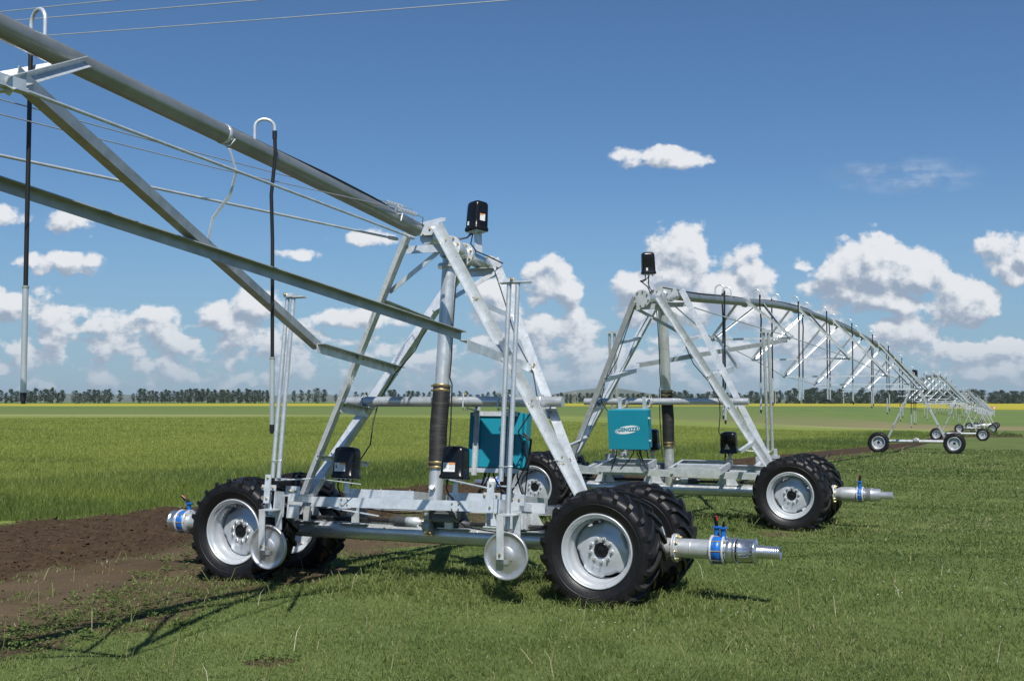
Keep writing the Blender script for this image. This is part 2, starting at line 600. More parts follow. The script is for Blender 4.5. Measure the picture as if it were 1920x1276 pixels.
nr, na = 1150, 330
rad = 1.2 * (5200 / 1.2) ** (np.linspace(0, 1, nr))
front = np.linspace(R(-29), R(29), na)
side = np.linspace(R(29), R(331), 62)[1:-1]
ang = np.concatenate([front, side])
nA = len(ang)
RR, AA = np.meshgrid(rad, ang, indexing='ij')
gx, gy = RR * np.sin(AA), RR * np.cos(AA)
gs, gcrop, gpl, gbare = masks(gx, gy)
near = 1 - sstep(RR, 25, 90)
gz = height(gx, gy)
cl1 = fbm(gx, gy, 4.2, 4, 31, 0.62)
cl2 = fbm(gx, gy, 1.3, 2, 33)
gz = gz + near * (gpl * ((cl1 - .48) * 0.20 + (cl2 - .5) * 0.06) + gbare * (1 - gpl) * ((cl1 - .5) * 0.05 + (cl2 - .5) * .06)
                  + (1 - gpl) * (1 - gbare) * (cl2 - .5) * 0.07)
gz = gz - ruts(gx, gy) * 0.09 * near
verts = np.stack([gx, gy, gz], -1).reshape(-1, 3)
ii = np.arange(nr - 1)[:, None] * nA
jj = np.arange(nA)[None, :]
j2 = (jj + 1) % nA
quads = np.stack([ii + jj, ii + nA + jj, ii + nA + j2, ii + j2], -1).reshape(-1, 4)


def np_mesh(name, verts, faces, fs, mats, smooth=False, attrs=None):
    """verts (n,3); faces (m,fs) index array"""
    me = bpy.data.meshes.new(name)
    me.vertices.add(len(verts))
    me.vertices.foreach_set('co', np.ascontiguousarray(verts, dtype=np.float32).ravel())
    nf = len(faces)
    me.loops.add(nf * fs)
    me.loops.foreach_set('vertex_index', np.ascontiguousarray(faces, dtype=np.int32).ravel())
    me.polygons.add(nf)
    me.polygons.foreach_set('loop_start', np.arange(nf, dtype=np.int32) * fs)
    me.polygons.foreach_set('use_smooth', np.full(nf, smooth))
    for m in mats: me.materials.append(m)
    for k, v in (attrs or {}).items():
        a = me.attributes.new(k, 'FLOAT', 'POINT')
        a.data.foreach_set('value', np.ascontiguousarray(v, dtype=np.float32).ravel())
    me.update(calc_edges=True)
    return me


def bands(x, y):
    d = (x - OB.x) * SA + (y - OB.y) * CA
    u = (x - OB.x) * CA - (y - OB.y) * SA
    lat = sstep(u, -60, -15)
    wob = (fbm(x, y, 0.01, 3, 51) - .5)
    yel = sstep(y + wob * 18, 500, 506) * (1 - sstep(y + wob * 10, 604, 612))
    far = sstep(y + wob * 30, 178, 196)                                # dull green beyond the light line
    tan = sstep(y + wob * 40, 172, 190) * (1 - sstep(y + wob * 90, 265, 330)) * (0.12 + 0.88 * lat)
    line = np.exp(-((y + wob * 22 - 178) / 5.5) ** 2) * (0.85 - 0.25 * lat) * np.maximum(sstep(-x, 20, 45), sstep(x, 30, 55))
    return yel, far, tan, line


gy_, gf_, gt_, gl_ = bands(gx, gy)
gme = np_mesh('ground', verts, quads[:, ::-1], 4, [], True,
              dict(crop=gcrop, plough=gpl, bare=gbare, yel=gy_, far=gf_, tan=gt_, line=gl_))
t, b = mat('ground')
co = objco(t)
A_ = lambda k: t.n('ShaderNodeAttribute', attribute_name=k).outputs['Fac']
nA1 = t.noise(co, 0.55, 6, 0.62)
nA2 = t.noise(co, 9.0, 5, 0.65)
nA3 = t.noise(co, 42.0, 3, 0.6)
nA4 = t.noise(t.vmath('MULTIPLY', co, (0.012, 0.10, 1)), 1.0, 5, 0.6)
grass = t.mix(t.ramp(nA1, 0.3, 0.7), (0.086, 0.124, 0.035, 1), (0.134, 0.172, 0.053, 1))
grass = t.mix(t.ramp(nA2, 0.5, 0.75, 0, 0.38), grass, (0.19, 0.165, 0.08, 1))
grass = t.mix(t.ramp(nA3, 0.3, 0.6, 0.35, 0), grass, (0.055, 0.078, 0.022, 1))
cropc = t.mix(t.ramp(nA4, 0.35, 0.65), (0.165, 0.210, 0.050, 1), (0.215, 0.255, 0.062, 1))
cropc = t.mix(t.ramp(t.noise(co, 0.9, 4, 0.6), 0.4, 0.75, 0, .4), cropc, (0.120, 0.175, 0.036, 1))
farc = t.mix(t.ramp(nA4, 0.35, 0.65), (0.098, 0.152, 0.040, 1), (0.132, 0.178, 0.046, 1))
tanc = t.mix(t.ramp(nA4, 0.38, 0.62), (0.235, 0.185, 0.10, 1), (0.165, 0.175, 0.075, 1))
yelc = t.mix(t.ramp(nA4, 0.3, 0.7), (0.31, 0.275, 0.022, 1), (0.40, 0.35, 0.035, 1))
soil = t.mix(t.ramp(nA2, 0.3, 0.7), (0.042, 0.028, 0.016, 1), (0.074, 0.050, 0.029, 1))
soil = t.mix(t.ramp(nA3, 0.62, 0.85, 0, .6), soil, (0.14, 0.10, 0.07, 1))
barec = t.mix(t.ramp(nA1, 0.3, 0.7), (0.076, 0.054, 0.032, 1), (0.114, 0.083, 0.050, 1))
barec = t.mix(t.ramp(nA3, 0.5, 0.8, 0, .5), barec, (0.075, 0.052, 0.036, 1))
c = t.mix(A_('crop'), grass, cropc)
c = t.mix(A_('far'), c, farc)
c = t.mix(A_('tan'), c, tanc)
c = t.mix(A_('line'), c, (0.30, 0.265, 0.16, 1))
c = t.mix(A_('yel'), c, yelc)
c = t.mix(t.ramp(t.math('ADD', A_('bare'), t.math('MULTIPLY', t.math('SUBTRACT', nA2, 0.5), 0.9)), 0.35, 0.6), c, barec)
c = t.mix(A_('plough'), c, soil)
t.set(b.inputs['Base Color'], c)
b.inputs['Roughness'].default_value = 0.95
b.inputs['Specular IOR Level'].default_value = 0.12
bmp = t.n('ShaderNodeBump'); bmp.inputs['Strength'].default_value = 0.8; bmp.inputs['Distance'].default_value = 0.05
t.set(bmp.inputs['Height'], t.math('ADD', nA2, t.math('MULTIPLY', nA3, 0.5)))
t.set(b.inputs['Normal'], bmp.outputs[0])
gme.materials.append(M['ground'])
ground = link('ground', gme)
tag(ground, 'flat farmland of mown grass, ploughed soil and far green fields', 'ground', kind='structure')


def blades(name, bx, by, bz, ln, wd, lean, m, tint, label, cat, bend=0.5):
    """one mesh of two-segment blades"""
    n = len(bx)
    th = rng.uniform(0, 2 * np.pi, n)
    ld = rng.uniform(0, 2 * np.pi, n)
    wx, wy = np.cos(th) * wd / 2, np.sin(th) * wd / 2
    lx, ly = np.cos(ld) * lean * ln, np.sin(ld) * lean * ln
    V = np.empty((n, 5, 3), np.float32)
    V[:, 0] = np.stack([bx - wx, by - wy, bz - 0.01], -1)
    V[:, 1] = np.stack([bx + wx, by + wy, bz - 0.01], -1)
    k = bend
    V[:, 2] = np.stack([bx + wx * .8 + lx * .35, by + wy * .8 + ly * .35, bz + ln * .58], -1)
    V[:, 3] = np.stack([bx - wx * .8 + lx * .35, by - wy * .8 + ly * .35, bz + ln * .58], -1)
    V[:, 4] = np.stack([bx + lx, by + ly, bz + ln * np.maximum(.35, 1 - 0.35 * lean)], -1)
    o = np.arange(n, dtype=np.int32)[:, None] * 5
    tris = np.concatenate([o + np.array([[0, 1, 2]]), o + np.array([[0, 2, 3]]), o + np.array([[3, 2, 4]])], 1).reshape(-1, 3)
    me = np_mesh(name, V.reshape(-1, 3), tris, 3, [m], False, dict(tint=np.repeat(tint, 5)))
    ob = link(name, me)
    return tag(ob, label, cat, kind='stuff')


def ground_z(x, y):
    """height of the sheet incl. near relief, close enough for rooting plants"""
    s, c_, p_, b_ = masks(x, y)
    r_ = np.hypot(x, y)
    nr_ = 1 - sstep(r_, 25, 90)
    a1 = fbm(x, y, 4.2, 4, 31, 0.62); a2 = fbm(x, y, 1.3, 2, 33)
    return height(x, y) + nr_ * (p_ * ((a1 - .48) * .20 + (a2 - .5) * .06) + b_ * (1 - p_) * ((a1 - .5) * .05 + (a2 - .5) * .06)
                                 + (1 - p_) * (1 - b_) * (a2 - .5) * .07) - ruts(x, y) * .09 * nr_


# --- grass sward in front, round and beyond the carts
N = 560000
r_ = 6.5 * (75 / 6.5) ** (rng.random(N) ** 0.9)
a_ = rng.uniform(R(-29), R(29), N)
x_, y_ = r_ * np.sin(a_), r_ * np.cos(a_)
s_, cr_, pl_, ba_ = masks(x_, y_)
patch = fbm(x_, y_, 0.5, 4, 77)
creep = sstep(fbm(x_, y_, 0.8, 4, 43), .50, .60) * np.interp(y_, [8, 11, 15, 24], [.85, .6, .32, .2])
dens = (1 - .55 * sstep(fbm(x_, y_, 1.7, 3, 101), .56, .70)) * (1 - pl_) * (1 - cr_) * np.maximum(1 - sstep(ba_ + (fbm(x_, y_, 2.2, 3, 5) - .5) * 1.2, 0.25, 0.75) * 0.97, creep)
keep = rng.random(N) < dens
x_, y_, r_, patch = x_[keep], y_[keep], r_[keep], patch[keep]
du, dv = (x_ - OA.x) * CA - (y_ - OA.y) * SA, (x_ - OA.x) * SA + (y_ - OA.y) * CA
du2, dv2 = (x_ - OB.x) * CA - (y_ - OB.y) * SA, (x_ - OB.x) * SA + (y_ - OB.y) * CA
# longer tufts where the mower cannot reach: under and beside the carts
lush = np.maximum(sstep(du, -1.9, -0.4) * (1 - sstep(du, 2.6, 3.4)) * sstep(dv, -1.5, -0.8) * (1 - sstep(dv, 0.9, 1.6)),
                  sstep(du2, -3.3, -2.4) * (1 - sstep(du2, 2.8, 3.6)) * sstep(dv2, -1.6, -0.9) * (1 - sstep(dv2, 0.9, 1.6)))
lush = lush * sstep(fbm(x_, y_, 1.1, 3, 61), 0.25, 0.6)
for wu in (-2.25, 2.22):      # unmown fringe round the tyres
    for uu_, vv_ in ((du, dv), (du2, dv2)):
        lush = np.maximum(lush, .5 * (1 - sstep(np.abs(uu_ - wu), .45, .85)) * (1 - sstep(np.abs(vv_), 1.0, 1.25)) * (.5 + rng.random(len(x_)) * .5))
tall = sstep(rng.random(len(x_)), 0.985, 0.99)
ln = (0.020 + 0.062 * patch * rng.random(len(x_)) ** 0.7) * (1 + 2.6 * lush) + tall * rng.uniform(.06, .2, len(x_))
ln *= 1 + sstep(r_, 20, 60) * 0.5
wd = np.maximum(0.0042, r_ * 0.00062) * rng.uniform(.7, 1.3, len(x_))
tint = np.clip(0.10 + 0.42 * rng.random(len(x_)) + (fbm(x_, y_, .16, 4, 99) - .5) * 1.0 + (fbm(x_, y_, 2.4, 2, 12) - .5) * .5 + lush * .12, 0, .62)
dry = rng.random(len(x_)) < (0.05 + 0.20 * sstep(fbm(x_, y_, 0.35, 3, 88), .50, .72))
tint = np.where(dry, rng.uniform(.75, 1, len(x_)), tint)
blades('grass', x_, y_, ground_z(x_, y_), ln, wd, rng.uniform(.4, 2.0, len(x_)), M['grass blade'], tint,
       'short rough grass with dry blades in front of and around the wheeled carts', 'grass')

# --- the barley-like crop on the left
N = 950000
r_ = 13 * (150 / 13) ** (rng.random(N) ** 0.9)
a_ = rng.uniform(R(-29), R(24), N)
x_, y_ = r_ * np.sin(a_), r_ * np.cos(a_)
s_ = strip(x_, y_)
en = (fbm(x_, y_, 0.8, 3, 14) - .5) * 0.9
keep = (s_ + en < -0.05) & (y_ < 150)
x_, y_, r_, s_, en = x_[keep], y_[keep], r_[keep], s_[keep], en[keep]
inn = sstep(-s_ + en * 1.6, 0.8, 3.2)                # the verge is short rough grass, the crop proper is taller
n_ = len(x_)
lumps = fbm(x_, y_, 0.45, 4, 19)
ln = (0.10 + 0.16 * rng.random(n_)) * (1 - inn) + (0.26 + 0.14 * rng.random(n_) + 0.14 * (lumps - .5)) * inn
ln *= 1 - .45 * sstep(-s_, 4.0, 14.0)
wd = np.maximum(0.0045, r_ * 0.00034) * rng.uniform(.7, 1.3, n_)
edge_ = sstep(-s_, 3.0, 11.0)
tint = np.clip(0.06 + 0.24 * (rng.random(n_) - .5) * (1 - .65 * edge_) + .03 + .36 * edge_ + .12 * (1 - inn) + (lumps - .5) * .55 + (fbm(x_ * .35, y_, .12, 3, 66) - .5) * .4, 0, .62)
ears = (rng.random(n_) < (0.06 + .16 * edge_) * inn)
tint = np.where(ears, rng.uniform(.66, .95, n_), tint)
ln = np.where(ears, ln * 1.1, ln)
blades('crop', x_, y_, ground_z(x_, y_), ln, wd, rng.uniform(.05, .55, n_), M['crop blade'], tint,
       'dense light green cereal crop standing left of the ploughed strip', 'crop')

# --- loose clods on the ploughed strip
N = 42000
r_ = 9 * (60 / 9) ** rng.random(N)
a_ = rng.uniform(R(-29), R(22), N)
x_, y_ = r_ * np.sin(a_), r_ * np.cos(a_)
_, _, pl_, ba_ = masks(x_, y_)
keep = rng.random(N) < np.maximum(pl_ * .9, ba_ * 0.05)
x_, y_, r_ = x_[keep], y_[keep], r_[keep]
n_ = len(x_)
sz = rng.uniform(.006, .026, n_) * np.where(rng.random(n_) < .06, 1.9, 1) * (1 + sstep(r_, 18, 50) * .5)
base = np.array([[1, 0, 0], [-1, 0, 0], [0, 1, 0], [0, -1, 0], [0, 0, 1], [0, 0, -1]], float)
tri = np.array([[0, 2, 4], [2, 1, 4], [1, 3, 4], [3, 0, 4], [2, 0, 5], [1, 2, 5], [3, 1, 5], [0, 3, 5]])
V = base[None] * sz[:, None, None] * rng.uniform(.6, 1.35, (n_, 6, 1)) + rng.normal(0, .25, (n_, 6, 3)) * sz[:, None, None]
V += np.stack([x_, y_, ground_z(x_, y_) + sz * .35], -1)[:, None]
F = (np.arange(n_)[:, None, None] * 6 + tri[None]).reshape(-1, 3)
t, b = mat('clod')
t.set(b.inputs['Base Color'], t.mix(t.ramp(t.noise(objco(t), 7, 4, .6), .3, .7), (0.042, 0.028, 0.017, 1), (0.088, 0.060, 0.037, 1)))
b.inputs['Roughness'].default_value = 0.95
b.inputs['Specular IOR Level'].default_value = 0.1
tag(link('soil_clods', np_mesh('soil_clods', V.reshape(-1, 3), F, 3, [M['clod']])),
    'loose dark brown clods lying on the ploughed strip', 'soil', kind='stuff')

# --- low broad-leaved weeds on the trodden soil
N = 7000
r_ = 8.2 * (26 / 8.2) ** rng.random(N)
a_ = rng.uniform(R(-29), R(6), N)
x_, y_ = r_ * np.sin(a_), r_ * np.cos(a_)
s_, cr_, pl_, ba_ = masks(x_, y_)
keep = rng.random(N) < (np.clip(ba_ * 1.2, 0, 1) * (1 - pl_) * sstep(fbm(x_, y_, 0.75, 3, 41), .50, .58) + pl_ * .006) * (1 - cr_)
x_, y_ = x_[keep], y_[keep]
zz = ground_z(x_, y_)
vs, fs, tt = [], [], []
for px, py, pz in zip(x_, y_, zz):
    sc = random.uniform(.03, .10)
    for k in range(random.randint(6, 11)):
        an = random.uniform(0, 2 * math.pi); up = random.uniform(.15, .9) * sc; rr = random.uniform(.3, 1) * sc
        cx, cyy, cz = px + math.cos(an) * rr, py + math.sin(an) * rr, pz + up
        l, wdt = sc * random.uniform(.35, .6), sc * random.uniform(.12, .22)
        dx, dy = math.cos(an) * l, math.sin(an) * l
        ex, ey = -math.sin(an) * wdt, math.cos(an) * wdt
        o = len(vs)
        vs += [(cx - dx * .5, cyy - dy * .5, cz - l * .25), (cx + ex, cyy + ey, cz + .1 * l), (cx + dx * .5, cyy + dy * .5, cz + l * random.uniform(-.3, .25)), (cx - ex, cyy - ey, cz + .1 * l)]
        fs.append((o, o + 1, o + 2, o + 3))
        tt += [random.random()] * 4
tag(link('weeds', np_mesh('weeds', np.array(vs), np.array(fs), 4, [M['weed leaf']], False, dict(tint=np.array(tt)))),
    'low broad-leaved weeds growing in clumps on the trodden bare soil', 'weeds', kind='stuff')

# --- pale dry seed stalks standing in the sward
N = 110
r_ = 8.5 * (16 / 8.5) ** rng.random(N)
a_ = rng.uniform(R(-25), R(25), N)
x_, y_ = r_ * np.sin(a_), r_ * np.cos(a_)
_, cr_, pl_, ba_ = masks(x_, y_)
k_ = (cr_ < .1) & (pl_ < .1)
x_, y_ = x_[k_], y_[k_]
blades('seed_stalks', x_, y_, ground_z(x_, y_), rng.uniform(.14, .34, len(x_)), np.full(len(x_), .006), rng.uniform(.1, .7, len(x_)),
       M['straw'], rng.random(len(x_)), 'thin pale dry seed stalks scattered over the near grass', 'dry stalks')

# --- tiny white and violet flower heads in the right-hand sward
N = 240
r_ = 8.6 * (15 / 8.6) ** rng.random(N)
a_ = rng.uniform(R(2), R(25), N)
x_, y_ = r_ * np.sin(a_), r_ * np.cos(a_)
k_ = fbm(x_, y_, .45, 3, 55) > .52
x_, y_ = x_[k_], y_[k_]
zz = ground_z(x_, y_)
vs, fs = [], []
for px, py, pz in zip(x_, y_, zz):
    h_ = random.uniform(.04, .11)
    for k in range(5):
        an = k * 1.257 + random.random()
        o = len(vs); q_ = random.uniform(.006, .011)
        vs += [(px, py, pz + h_), (px + math.cos(an - .4) * q_, py + math.sin(an - .4) * q_, pz + h_ + .004), (px + math.cos(an + .4) * q_, py + math.sin(an + .4) * q_, pz + h_ + .006)]
        fs.append((o, o + 1, o + 2))
tag(link('flower_heads', np_mesh('flower_heads', np.array(vs), np.array(fs), 3, [M['white paint']])), 'tiny white flower heads scattered in the grass on the right', 'flowers', kind='stuff')

# ------------------------------------------------------------------ far hills
t, b = mat('hill')
nh = t.noise(objco(t), 0.004, 5, 0.6)
t.set(b.inputs['Base Color'], t.mix(t.ramp(nh, .35, .65), (0.075, 0.095, 0.055, 1), (0.11, 0.12, 0.075, 1)))
b.inputs['Roughness'].default_value = 1.0
hx = np.linspace(-2300, 2300, 180)
hy = np.linspace(3400, 4800, 30)
HX, HY = np.meshgrid(hx, hy, indexing='ij')
prof_px = [(-300, 8), (0, 7), (60, 6), (118, 10), (145, 15), (175, 9), (215, 13), (262, 10), (330, 6), (390, 9), (420, 16), (470, 9), (540, 12), (585, 16), (640, 10), (700, 7),
           (900, 6), (1000, 8), (1045, 14), (1080, 20), (1125, 24), (1165, 23), (1200, 17), (1240, 12), (1300, 8), (1420, 10), (1500, 7), (1700, 6), (1880, 9), (2200, 6)]
pxs = np.array([p[0] for p in prof_px]); phs = np.array([p[1] for p in prof_px])
col_px = 960 + HX / 4100 * 2200
Hh = np.interp(col_px, pxs, phs) / 2200 * 4100 + 2
env = np.sin(np.clip((HY - 3400) / 1400, 0, 1) * np.pi) ** 0.8
HZ = -4 + (Hh + 4) * env + (fbm(HX, HY, 0.004, 4, 71) - .5) * 6 * env
nh_, nk_ = HX.shape
q = np.stack([np.arange(nh_ - 1)[:, None] * nk_ + np.arange(nk_ - 1)[None], (np.arange(nh_ - 1)[:, None] + 1) * nk_ + np.arange(nk_ - 1)[None],
              (np.arange(nh_ - 1)[:, None] + 1) * nk_ + np.arange(nk_ - 1)[None] + 1, np.arange(nh_ - 1)[:, None] * nk_ + np.arange(nk_ - 1)[None] + 1], -1).reshape(-1, 4)
hill = link('hills', np_mesh('hills', np.stack([HX, HY, HZ], -1).reshape(-1, 3), q, 4, [M['hill']], True))
tag(hill, 'low hazy hills on the horizon behind the trees', 'hills', kind='structure')

# ------------------------------------------------------------------ shelter belt: one object per tree
def tree_meshes(seed, h, wdt, bole, dense):
    rd = random.Random(seed)
    tb = MB()
    lean = rd.uniform(-.3, .3)
    top = Vector((lean, rd.uniform(-.2, .2), h * .9))
    tb.tube([(0, 0, -.3), (lean * .2, 0, h * .3), (lean * .6, 0, h * .6), top], [.16, .13, .09, .03], 7)
    clumps = []
    nl = 9 + int(dense * 6)
    for k in range(nl):
        z = h * (bole + (1 - bole) * (k + .5) / nl)
        tt_ = (z / h - bole) / (1 - bole)
        rr = wdt * .5 * (0.45 + .75 * math.sin(math.pi * min(1, tt_ * .85 + .12)))
        an = rd.uniform(0, 6.28)
        c_ = Vector((lean * z / h + math.cos(an) * rr * .55, math.sin(an) * rr * .55, z))
        tb.tube([(lean * z / h * .8, 0, z - .6), c_], [.045, .015], 5)
        clumps.append((c_, rr * rd.uniform(.6, .95)))
    vs, fs, tn = [], [], []
    for c_, rr in clumps:
        shade = rd.random()
        for k in range(int(46 * dense)):
            d = Vector((rd.gauss(0, 1), rd.gauss(0, 1), rd.gauss(0, 1) * .8))
            d = d.normalized() * rr * rd.random() ** .45
            p = c_ + d
            if p.z > h * 1.02: p.z = h * 1.02
            a = Vector((rd.gauss(0, 1), rd.gauss(0, 1), rd.gauss(0, 1))).normalized()
            e, f_ = perp(a)
            l = rd.uniform(.20, .42)
            o = len(vs)
            vs += [p - e * l, p + f_ * l * .6, p + e * l, p - f_ * l * .6]
            fs.append((o, o + 1, o + 2, o + 3))
            tn += [min(1, max(0, shade * .5 + rd.random() * .5))] * 4
    return tb.mesh('trunk', [M['bark']]), np_mesh('crown', np.array([tuple(v) for v in vs]), np.array(fs), 4, [M['tree leaf']], False, dict(tint=np.array(tn)))


slim = [tree_meshes(100 + k, 8.0, 3.3 + .4 * (k % 3), .10 + .05 * (k % 2), 1.0) for k in range(5)]
full = [tree_meshes(200 + k, 8.4, 5.0 + .6 * (k % 3), .02, 1.6) for k in range(5)]
loose = [tree_meshes(300 + k, 7.2, 2.6, .2, .62) for k in range(3)]
TREE_Y = 618
CLUMPS = [  # pixel span of each clump of the belt, spacing, kind, height scale, where it stands
    (-60, 120, 8.5, 'slim', .92, 'left end of the treeline, first clump'), (142, 208, 9, 'slim', .90, 'second short clump from the left of the treeline'),
    (226, 228, 9, 'slim', .92, 'lone clump just right of a gap in the left treeline'), (250, 252, 9, 'loose', .7, 'shrubby end of the long left clump'),
    (262, 508, 8.2, 'slim', .90, 'long dense clump behind the left hanging hoses'), (552, 612, 13, 'slim', .94, 'thin clump behind the left guide poles'),
    (630, 652, 14, 'slim', .90, 'small clump left of the first cart legs'), (668, 690, 11, 'loose', .85, 'sparse trees between the first cart legs'),
    (700, 812, 9.5, 'slim', .84, 'clump behind the bar of the first cart'), (850, 890, 11, 'slim', .78, 'small clump right of the rubber riser hose'),
    (905, 1000, 11, 'slim', .80, 'clump above the near cabinet'), (1020, 1140, 8.5, 'slim', .66, 'low clump between the two carts'),
    (1150, 1240, 9.5, 'full', .62, 'low bushy clump behind the second cabinet'), (1258, 1440, 10.5, 'full', .72, 'bushy clump behind the second cart'),
    (1452, 1500, 12, 'full', .82, 'bushy clump just right of the second cart'), (1512, 1690, 10, 'full', .84, 'dense clump behind the long span'),
    (1700, 1846, 9.5, 'full', .86, 'tall dense clump above the far wheel towers'), (1858, 1990, 9.5, 'full', .76, 'right end of the treeline, last clump')]
LOOK = dict(slim='slim dark poplar', full='broad dark green tree', loose='sparse young tree')
ntree = 0
for (p0, p1, sp, kd, hs, where) in CLUMPS:
    px = p0
    members = []
    while px <= p1:
        yy = TREE_Y + random.uniform(-12, 12)
        xx = (px - 960) / 2200 * yy
        zz = float(height(xx, yy))
        kk = kd if random.random() < .8 else ('loose' if kd == 'slim' else 'slim')
        tm, cm = random.choice(dict(slim=slim, full=full, loose=loose)[kk])
        sc = hs * random.choice((random.uniform(.74, .95), random.uniform(.92, 1.16), random.uniform(.95, 1.08)))
        root = empty('tree', Matrix.Translation((xx, yy, zz)) @ Matrix.Rotation(random.uniform(0, 6.28), 4, 'Z') @ Matrix.Diagonal((sc, sc, sc, 1)))
        link('trunk', tm, root); link('crown', cm, root)
        tag(root, LOOK[kk] + ', ' + where, 'tree', 'trees of the shelter belt beyond the yellow field')
        px += sp * random.uniform(.75, 1.25)
        ntree += 1
print('trees', ntree)
# ------------------------------------------------------------------ shared parts of the wheeled carts and towers
TAU = R(7)                     # both frames lean away from their own span
TF = Matrix.Translation((0, 0, 0.55)) @ Matrix.Rotation(-TAU, 4, 'X')


def T(u, v, w_): return TF @ Vector((u, v, w_))


def tyre_mesh():
    m = MB()
    half = [(.352, .132), (.362, .148), (.398, .168), (.445, .184), (.490, .190), (.530, .184), (.558, .168), (.570, .120), (.573, .06), (.574, 0)]
    prof = [(r, -y) for r, y in half] + [(r, y) for r, y in half[-2::-1]]
    m.lathe(prof, seg=72)
    # two moulded rings on each sidewall
    for sgn in (-1, 1):
        m.lathe([(.452, sgn * .1845), (.456, sgn * .189), (.462, sgn * .189), (.466, sgn * .187)], seg=72)
        m.lathe([(.392, sgn * .158), (.396, sgn * .166), (.402, sgn * .169), (.408, sgn * .169)], seg=72)
    n = 21
    for sgn in (-1, 1):
        for k in range(n):
            th0 = 2 * math.pi * (k + (0.5 if sgn > 0 else 0)) / n
            secs = [(.188, .505, .512, .00), (.1885, .535, .570, .00), (.170, .552, .597, .02), (.125, .565, .604, .085), (.07, .570, .607, .17), (.015, .572, .607, .26), (-.012, .572, .598, .30)]
            vs, fs = [], []
            for i, (y, rb, rt, dt) in enumerate(secs):
                wb, wt_ = (.050, .036) if i > 0 else (.042, .036)
                for rr, off in ((rb, -wb), (rt, -wt_), (rt, wt_), (rb, wb)):
                    a = th0 + dt + off
                    vs.append((rr * math.cos(a), sgn * y, rr * math.sin(a)))
            for i in range(len(secs) - 1):
                for j in range(3):
                    o = i * 4 + j
                    fs.append((o, o + 1, o + 5, o + 4))
            e = (len(secs) - 1) * 4
            fs += [(0, 3, 2, 1), (e, e + 1, e + 2, e + 3)]
            m.add(vs, fs)
    for i, p in enumerate(m.v): m.v[i] = (p[0], p[1] * 1.30, p[2])
    return m.mesh('tyre', [M['tyre rubber']])


def rim_mesh():
    m = MB()
    m.lathe([(.372, -.128), (.386, -.140), (.390, -.152), (.384, -.162), (.374, -.163), (.364, -.152), (.357, -.134), (.343, -.128), (.333, -.118),
             (.329, -.100), (.322, -.060), (.312, -.052), (.306, -.040), (.303, .06), (.312, .10), (.335, .118), (.372, .135), (.388, .15), (.386, .16), (.372, .152)], seg=72)
    # dished centre with four scallops cut out of its edge
    rings = [(r_, y_ - .042) for r_, y_ in ((.074, -.004), (.082, -.006), (.150, -.006), (.175, .000), (.200, .010), (.235, .020), (.268, .026), (.292, .034), (1.0, .050))]
    seg = 96
    vs, fs = [], []
    for r, y in rings:
        for k in range(seg):
            a = 2 * math.pi * k / seg
            sl = 0
            for c in (40, 127, 220, 307):
                d = abs((math.degrees(a) - c + 180) % 360 - 180)
                sl = max(sl, 1 - max(0, min(1, (d - 15) / 7)))
            edge = .3035 - .034 * sl
            rr = min(r, edge) if r < 1 else edge
            vs.append((rr * math.cos(a), y + (.006 * sl if r > .25 else 0), rr * math.sin(a)))
    for i in range(len(rings) - 1):
        for k in range(seg):
            k2 = (k + 1) % seg
            fs.append((i * seg + k, i * seg + k2, (i + 1) * seg + k2, (i + 1) * seg + k))
    m.add(vs, fs, 0, True)
    for k in range(9):
        a = 2 * math.pi * k / 9 + .2
        p = (.118 * math.cos(a), -.048, .118 * math.sin(a))
        m.lathe([(.026, 0), (.021, -.009), (.016, -.011), (.016, -.011)], p, (0, 1, 0), 14)
        m.lathe([(.0125, -.008), (.0125, -.026), (.008, -.030), (.0005, -.030)], p, (0, 1, 0), 6, 1, False)
    m.tube([(-.20, -.04, .235), (-.21, -.095, .245)], [.024, .020], 12)
    m.tube([(-.10, -.04, .275), (-.10, -.075, .28)], .012, 8)
    for i, p in enumerate(m.v): m.v[i] = (p[0] * .955, p[1] * 1.30, p[2] * .955)
    return m.mesh('rim', [M['rim silver'], M['cast grey']])


def hub_mesh():
    m = MB()
    m.lathe([(.076, .02), (.076, -.066), (.072, -.074), (.060, -.078), (.052, -.072), (.030, -.078), (.0005, -.082)], seg=32)
    return m.mesh('hub', [M['black plastic']])


ME_T, ME_R, ME_H = tyre_mesh(), rim_mesh(), hub_mesh()


def wheel(parent, x, y, z, back=False, s=1.0, spin=0.0):
    mx = Matrix.Translation((x, y, z)) @ Matrix.Rotation(math.pi if back else 0, 4, 'Z') @ Matrix.Rotation(spin, 4, 'Y') @ Matrix.Diagonal((s, s, s, 1))
    wroot = empty('wheel', mx, parent)
    link('tyre', ME_T, wroot); link('rim', ME_R, wroot); link('hub', ME_H, wroot)
    return wroot


